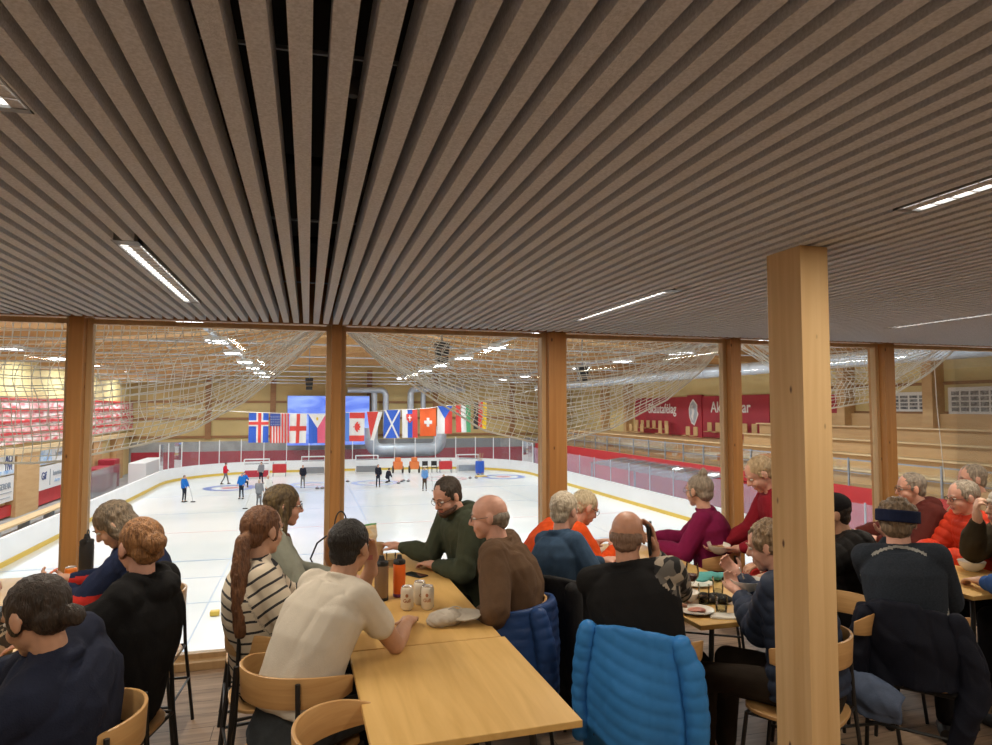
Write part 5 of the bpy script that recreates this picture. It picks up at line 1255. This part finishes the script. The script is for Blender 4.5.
# ------------------------------------------------------------ garments over chair backs
BB = cloth('bright_blue_down', (.045, .23, .60), rough=.42, bump=.08, var=.06)
drape('down_jacket', 'bright blue quilted down jacket hung over the bald man\'s chair', 1.50, 2.79, 40, BB, .845, .16, -64, 50, r=.243, quilt=.006, thick=.034, flare=.04, slant=-.15, pitch=.062, fold=.009,
      sleeves=(([(42, .27, .79), (47, .30, .70), (50, .32, .50), (47, .33, .32), (45, .33, .14)], [.045, .052, .050, .046, .042]), ([(-56, .28, .79), (-61, .30, .64), (-63, .31, .48), (-61, .31, .34)], [.042, .046, .044, .040])), cut=lambda u: .22*math.exp(-((u-.80)/.05)**2))
DB = cloth('royal_blue_down', (.025, .065, .20), rough=.42, bump=.08, var=.1)
drape('down_jacket', 'dark blue quilted down jacket hung over the brown fleece man\'s chair', 1.00, 3.42, -80, DB, .80, .34, -128, 50, r=.25, quilt=.005, thick=.03, flare=.04, slant=-.06, pitch=.05, fold=.006,
      sleeves=(([(-60, .29, .76), (-58, .33, .62), (-55, .335, .46), (-52, .33, .34)], [.048, .052, .048, .040]),), seed=5)
drape('black_coat', 'long black coat hung over the denim shirt person\'s chair', 1.55, 3.81, 72, M['blackcloth'], .82, .10, -85, 95, r=.262, quilt=0, thick=.035, flare=.05, seed=6, fold=.012, cat='coat', sleeves=(([(50, .30, .76), (52, .34, .5), (50, .34, .25)], [.05, .05, .04]),))
NV = cloth('dark_navy_parka', (.010, .012, .022), rough=.7)
drape('winter_coat', 'dark navy winter coat hung over the headband man\'s chair', 2.97, 2.75, 50, NV, .84, .46, -62, 48, r=.245, quilt=0, thick=.04, flare=.05, slant=.06, seed=7, fold=.016, cat='coat', sleeves=(([(42, .28, .78), (46, .32, .62), (46, .34, .50), (36, .35, .36), (26, .34, .16)], [.05, .065, .065, .05, .04]), ([(-40, .30, .76), (-45, .34, .55), (-38, .35, .38)], [.05, .06, .045])))
LB = cloth('slate_blue_shell', (.10, .135, .22), rough=.6)
drape('rain_jacket', 'slate blue jacket hanging low behind the navy winter coat', 2.97, 2.75, 50, LB, .50, .34, -62, -5, r=.40, quilt=0, thick=.05, flare=.02, seed=8, fold=.010)
drape('dark_bag', 'black jacket lying over the half hidden chair right of the pillar', 2.14, 2.60, -34, cloth('black_hoodie', (.011, .011, .012)), .80, .58, 30, 85, r=.17, quilt=0, thick=.03, flare=0, seed=9, fold=.01, cat='jacket')
# second garment details: sheer flower sticker bag on the hoodie chair
o = MB().prism([(.0, .0), (.05, .02), (.12, .05), (.10, .12), (.13, .2), (.07, .18), (.03, .22), (.0, .14), (-.03, .08)], (-.60, 3.00, .78), (.1, .9, .1), (-.15, 0, .95), (.004, 0, 0)).build('plastic_bag', glassy('clear_plastic', (.9, .9, .9), .2, .2, .25, (.6, .58, .5))); tag(o, 'small clear plastic bag caught on the hoodie person\'s chair back', 'plastic bag')

# ------------------------------------------------------------ curlers out on the ice
def curler(x, y, az, lb, top, pants, hm_, pose='stand', hat=None, s=.92, seed=1, hands=None, short=False):
    if pose == 'stand':
        a = az
        P0 = (0, 0, .93); hd = az_pt((0, 0), a, .02, 0, 1.63)
        kn = (az_pt((0, 0), a, .03, -.10, .50), az_pt((0, 0), a, .03, .10, .50)); ft = (az_pt((0, 0), a, 0, -.12, .09), az_pt((0, 0), a, 0, .12, .09))
        hs = hands or (az_pt((0, 0), a, .22, -.22, .95), az_pt((0, 0), a, .25, .18, 1.0))
    elif pose == 'stride':
        a = az; P0 = (0, 0, .90); hd = az_pt((0, 0), a, .05, 0, 1.60)
        kn = (az_pt((0, 0), a, .16, -.08, .50), az_pt((0, 0), a, -.06, .08, .50)); ft = (az_pt((0, 0), a, .24, -.09, .09), az_pt((0, 0), a, -.28, .09, .10)); hs = (az_pt((0, 0), a, .25, -.2, 1.0), az_pt((0, 0), a, .2, .22, .95))
    else:
        a = az; P0 = (0, 0, .40); hd = az_pt((0, 0), a, .18, 0, 1.05)
        kn = (az_pt((0, 0), a, .32, -.22, .42), az_pt((0, 0), a, .05, .22, .14)); ft = (az_pt((0, 0), a, .28, -.22, .09), az_pt((0, 0), a, -.3, .22, .10)); hs = (az_pt((0, 0), a, .45, -.25, .55), az_pt((0, 0), a, .50, .12, .12))
    p = person(lb, hd, a, P0, a, hands=hs, pitch=6, top=top, pants=pants, hair='short', hm=hm_, vox=.026, knees=kn, feet=ft, seed=seed, o=.03, hat=hat, collar=False, folda=0.004, short=short)
    p.location = (x, y, Z_ICE+.005); p.scale = (s, s, s); return p
# voxel() subtracts the origin, so curlers are built around (0,0) and moved
hb = hairm('dark_brown_hair', (.035, .02, .012)); hg = hairm('grey_hair', (.34, .29, .23)); hx = hairm('white_hair', (.62, .54, .42))
BL = cloth('bright_blue_shirt', (.02, .16, .55)); RD = cloth('red_jacket', (.60, .02, .04)); GY = cloth('grey_jersey', (.24, .25, .27)); DK = cloth('dark_jersey', (.02, .022, .035)); WH = cloth('white_jersey', (.70, .70, .68)); GP = cloth('grey_sweatpants', (.17, .17, .18)); DP = cloth('dark_slacks', (.02, .025, .04)); CB = cloth('sky_blue_vest', (.14, .30, .60))
curler(-7.09, 44.0, 120, 'curler in a blue shirt, leftmost of the people on the ice, holding a broom', BL, DP, hg, seed=41)
curler(-5.86, 53.7, 90, 'curler in a red jacket walking by the far left boards', RD, GP, hb, 'stride', seed=42)
curler(-4.35, 51.2, 160, 'curler in a dark blue shirt crouching in the left rings', BL, DP, hb, 'crouch', seed=43)
curler(-3.9, 44.6, 200, 'curler in a blue shirt seen frontally in mid ice, left', BL, DP, hg, seed=44)
curler(-3.3, 53.3, 200, 'curler in a dark grey top before the white cart, far left', GY, DP, hb, seed=45)
curler(-2.60, 40.3, 20, 'curler in a grey jersey and grey trousers nearest on the left', GY, GP, hx, seed=46)
curler(-2.25, 42.6, 160, 'curler in a white shirt just behind the one in grey', WH, DP, hx, seed=47)
curler(-.28, 49.6, 180, 'curler in a dark top and pale trousers left of centre', DK, GP, hg, seed=48)
curler(2.0, 48.8, 150, 'curler in dark grey beside the pale cart, left of the middle post', GY, DP, hb, seed=49)
curler(5.05-.15, 48.6, 180, 'curler in dark clothes just right of the middle post', DK, DP, hb, seed=50)
curler(5.9, 51.5, 60, 'curler bending forward in black beside the one just right of the post', DK, DK, hb, 'crouch', seed=51)
curler(7.85-.1, 45.6, 190, 'curler in a blue vest and brown trousers with legs apart', CB, cloth('brown_slacks', (.08, .05, .035)), hg, seed=52)
curler(8.02, 40.3, 180, 'curler in a black shirt and jeans with folded arms, nearest at the right', DK, DN, hg, seed=53, hands=((-.10, -.25, 1.15), (.10, -.25, 1.13)))
def broom(x, y, dx, dy, lb, h=1.25):
    t = thing('curling_broom', lb, 'broom', (x, y, Z_ICE+.006), 0, 'curling brooms'); MB().tube([(0, 0, .03), (dx, dy, h)], .018, 6).build('handle', M['alu'], t); MB().box((-.13, -.04, 0), (.13, .04, .05)).build('brush_head', M['rubber'], t)
broom(-6.55, 43.8, -.28, .0, 'broom of the leftmost curler in blue'); broom(-3.3, 40.1, .40, .05, 'broom of the nearest curler in grey'); broom(8.75, 40.2, -.35, .05, 'broom of the curler with folded arms'); broom(1.15, 42.3, .08, 0, 'broom standing left of the middle post', 1.45); broom(8.3, 45.2, -.2, .1, 'broom of the curler in the blue vest')
# curling stones
M['stone'] = mat('granite', (.22, .22, .24), .4, var=.4, scale=60); first = None
STL = ['by the blue shirted crouching curler', 'second at the left rings', 'left of the centre sheet', 'beside the first stone of the centre sheet', 'in front of the pale cart', 'beside the stone before the pale cart', 'right of the pale cart', 'first of the pair right of the post', 'second of the pair right of the post', 'third right of the post', 'first of the far right pair', 'second of the far right pair', 'left of the right hand rings', 'in front of the barrel', 'left of the middle rings', 'near the bending curler']
for i, (x, y) in enumerate([(-3.0, 53.0), (-2.6, 53.2), (-.9+1.6, 48.6), (1.05, 48.7), (2.2, 52.2), (2.6, 52), (3.0, 52.6), (7.0, 51.5), (7.5, 51.6), (7.2, 52), (12.6, 52.5), (13.1, 52.5), (10.3, 51.6), (14.4, 55.5), (14.0, 55.3), (6.6, 50.4)]):
    if first is None:
        first = thing('curling_stone', '', 'curling stone'); MB().lathe([(.09, 0), (.14, .03), (.145, .06), (.14, .09), (.09, .115)], n=18).build('granite_body', M['stone'], first, smooth=True); MB().tube([(-.05, 0, .11), (-.04, 0, .15), (.06, 0, .155)], .014, 6).build('handle', M['red'], first); c = first
    else: c = copy_tree(first)
    c.location = (x, y, Z_ICE+.005); tag(c, 'granite curling stone with red handle, ' + STL[i], 'curling stone', 'curling stones on the ice')
# carts, boxes, chairs, barrel at the far end
def cart(x, y, lb, m):
    t = thing('stone_cart', lb, 'cart', (x, y, Z_ICE+.005), 0, 'white framed carts'); mb = MB()
    for a in (-.95, .95):
        for b in (-.3, .3): mb.bar((a, b, .0), (a, b, 1.55), .05)
    mb.bar((-.95, -.3, 1.53), (.95, -.3, 1.53), .05).bar((-.95, .3, 1.53), (.95, .3, 1.53), .05).bar((-.95, -.3, .75), (.95, -.3, .75), .05).bar((-.95, .3, .75), (.95, .3, .75), .05); mb.build('frame', M['white'], t)
    MB().box((-.9, -.32, .12), (.9, .32, .62)).build('bin', m, t, bevel=.03); MB().box((-.95, -.3, 1.15), (.95, .3, 1.19)).build('shelf', M['plexi'], t)
cart(-3.9, 57.3, 'white framed cart at the far left boards', M['darkred']); cart(-.0+.5, 59.2, 'white framed cart with dark load left of the middle post', M['grey']); cart(5.0, 59.3, 'white framed cart just right of the middle post', M['grey']); cart(13.7, 58.0, 'white framed cart at the right of the far end', M['galv'])
def rbox(x, y, lb):
    t = thing('red_trolley', lb, 'trolley', (x, y, Z_ICE+.005), 0, 'red trolleys'); MB().box((-.55, -.3, .3), (.55, .3, 1.0)).build('box', M['red'], t, bevel=.04)
    for a in (-.5, .5): MB().bar((a, -.25, 0), (a, -.25, 1.15), .05).bar((a, .25, 0), (a, .25, 1.15), .05).build('side_frame', M['galv'], t)
rbox(-2.3+.1, 58.6, 'red trolley at the far left of centre'); rbox(2.5, 59.0, 'red trolley just left of the middle post'); rbox(11.7, 58.0, 'red trolley beside the two black chairs')
M['orangem'] = mat('orange_machine', (.75, .20, .05), .5)
for (x, y, lb) in ((7.6, 58.6, 'orange-brown ice machine, left one of two at the far boards'), (9.0, 58.4, 'orange-brown ice machine, right one of two at the far boards')):
    t = thing('ice_machine', lb, 'machine', (x, y, Z_ICE+.005), 0, 'orange machines'); MB().box((-.4, -.3, .35), (.4, .3, 1.0)).box((-.25, -.2, 1.0), (.25, .2, 1.35)).build('machine_body', M['orangem'], t, bevel=.05)
    for a in (-.42, .42): MB().tube([(a-.05, 0, .32), (a+.05, 0, .32)], .32, 16).build('wheel', M['rubber'], t)
for (x, lb) in ((9.95, 'small black chair on the ice, left one of the pair'), (10.75, 'small black chair on the ice, right one of the pair')):
    t = thing('black_chair', lb, 'chair', (x, 58.2, Z_ICE+.005), 0, 'black chairs on the ice'); MB().box((-.25, -.22, .42), (.25, .22, .48)).build('seat', M['rubber'], t); MB().box((-.25, .2, .6), (.25, .24, 1.0)).build('backrest', M['rubber'], t)
    for a in (-.23, .23):
        for b in (-.2, .2): MB().bar((a, b, 0), (a, b, .45 if b < 0 else .95), .03).build('leg', M['black'], t)
t = thing('plastic_barrel', 'blue barrel with brooms standing in it near the far right boards', 'barrel', (14.3+.15, 56.6, Z_ICE+.005)); MB().lathe([(.34, 0), (.38, .1), (.40, .5), (.38, 1.0), (.36, 1.05)], n=24).build('barrel_body', mat('blue_plastic', (.02, .10, .52), .4), t, smooth=True)
for k in range(4): tag(MB().tube([(14.45+.1*math.cos(k*1.6), 56.6+.1*math.sin(k*1.6), Z_ICE+.9), (14.45+.3*math.cos(k*1.6), 56.6+.2*math.sin(k*1.6), Z_ICE+1.75)], .025, 6).build('curling_broom', M['kraft']), 'broom standing in the blue barrel', 'broom', 'brooms in the barrel')
o = MB().box((-.45, -.5, 0), (.45, .5, .03)).build('ice_mat', M['kick']); o.location = (13.9, 52.3+1.7, Z_ICE+.006); tag(o, 'small yellow-green mat on the ice near the blue barrel', 'mat')
o = MB().box((-.12, -.1, 0), (.12, .1, .14)).build('yellow_box', M['kick'], bevel=.03); o.location = (-2.35, 19.8, Z_ICE+.006); tag(o, 'small yellow marker box on the near ice left of the striped sweater', 'marker')
# rooted things near the glass: dark figure behind the pane is the backpack's neighbour
tag(MB().ell((0, 0, .05), (.10, .07, .05)).build('gear_bag', M['rubber'], smooth=True), 'small dark bag at the foot of the right hand table', 'bag').location = (3.5, 2.62, .001)
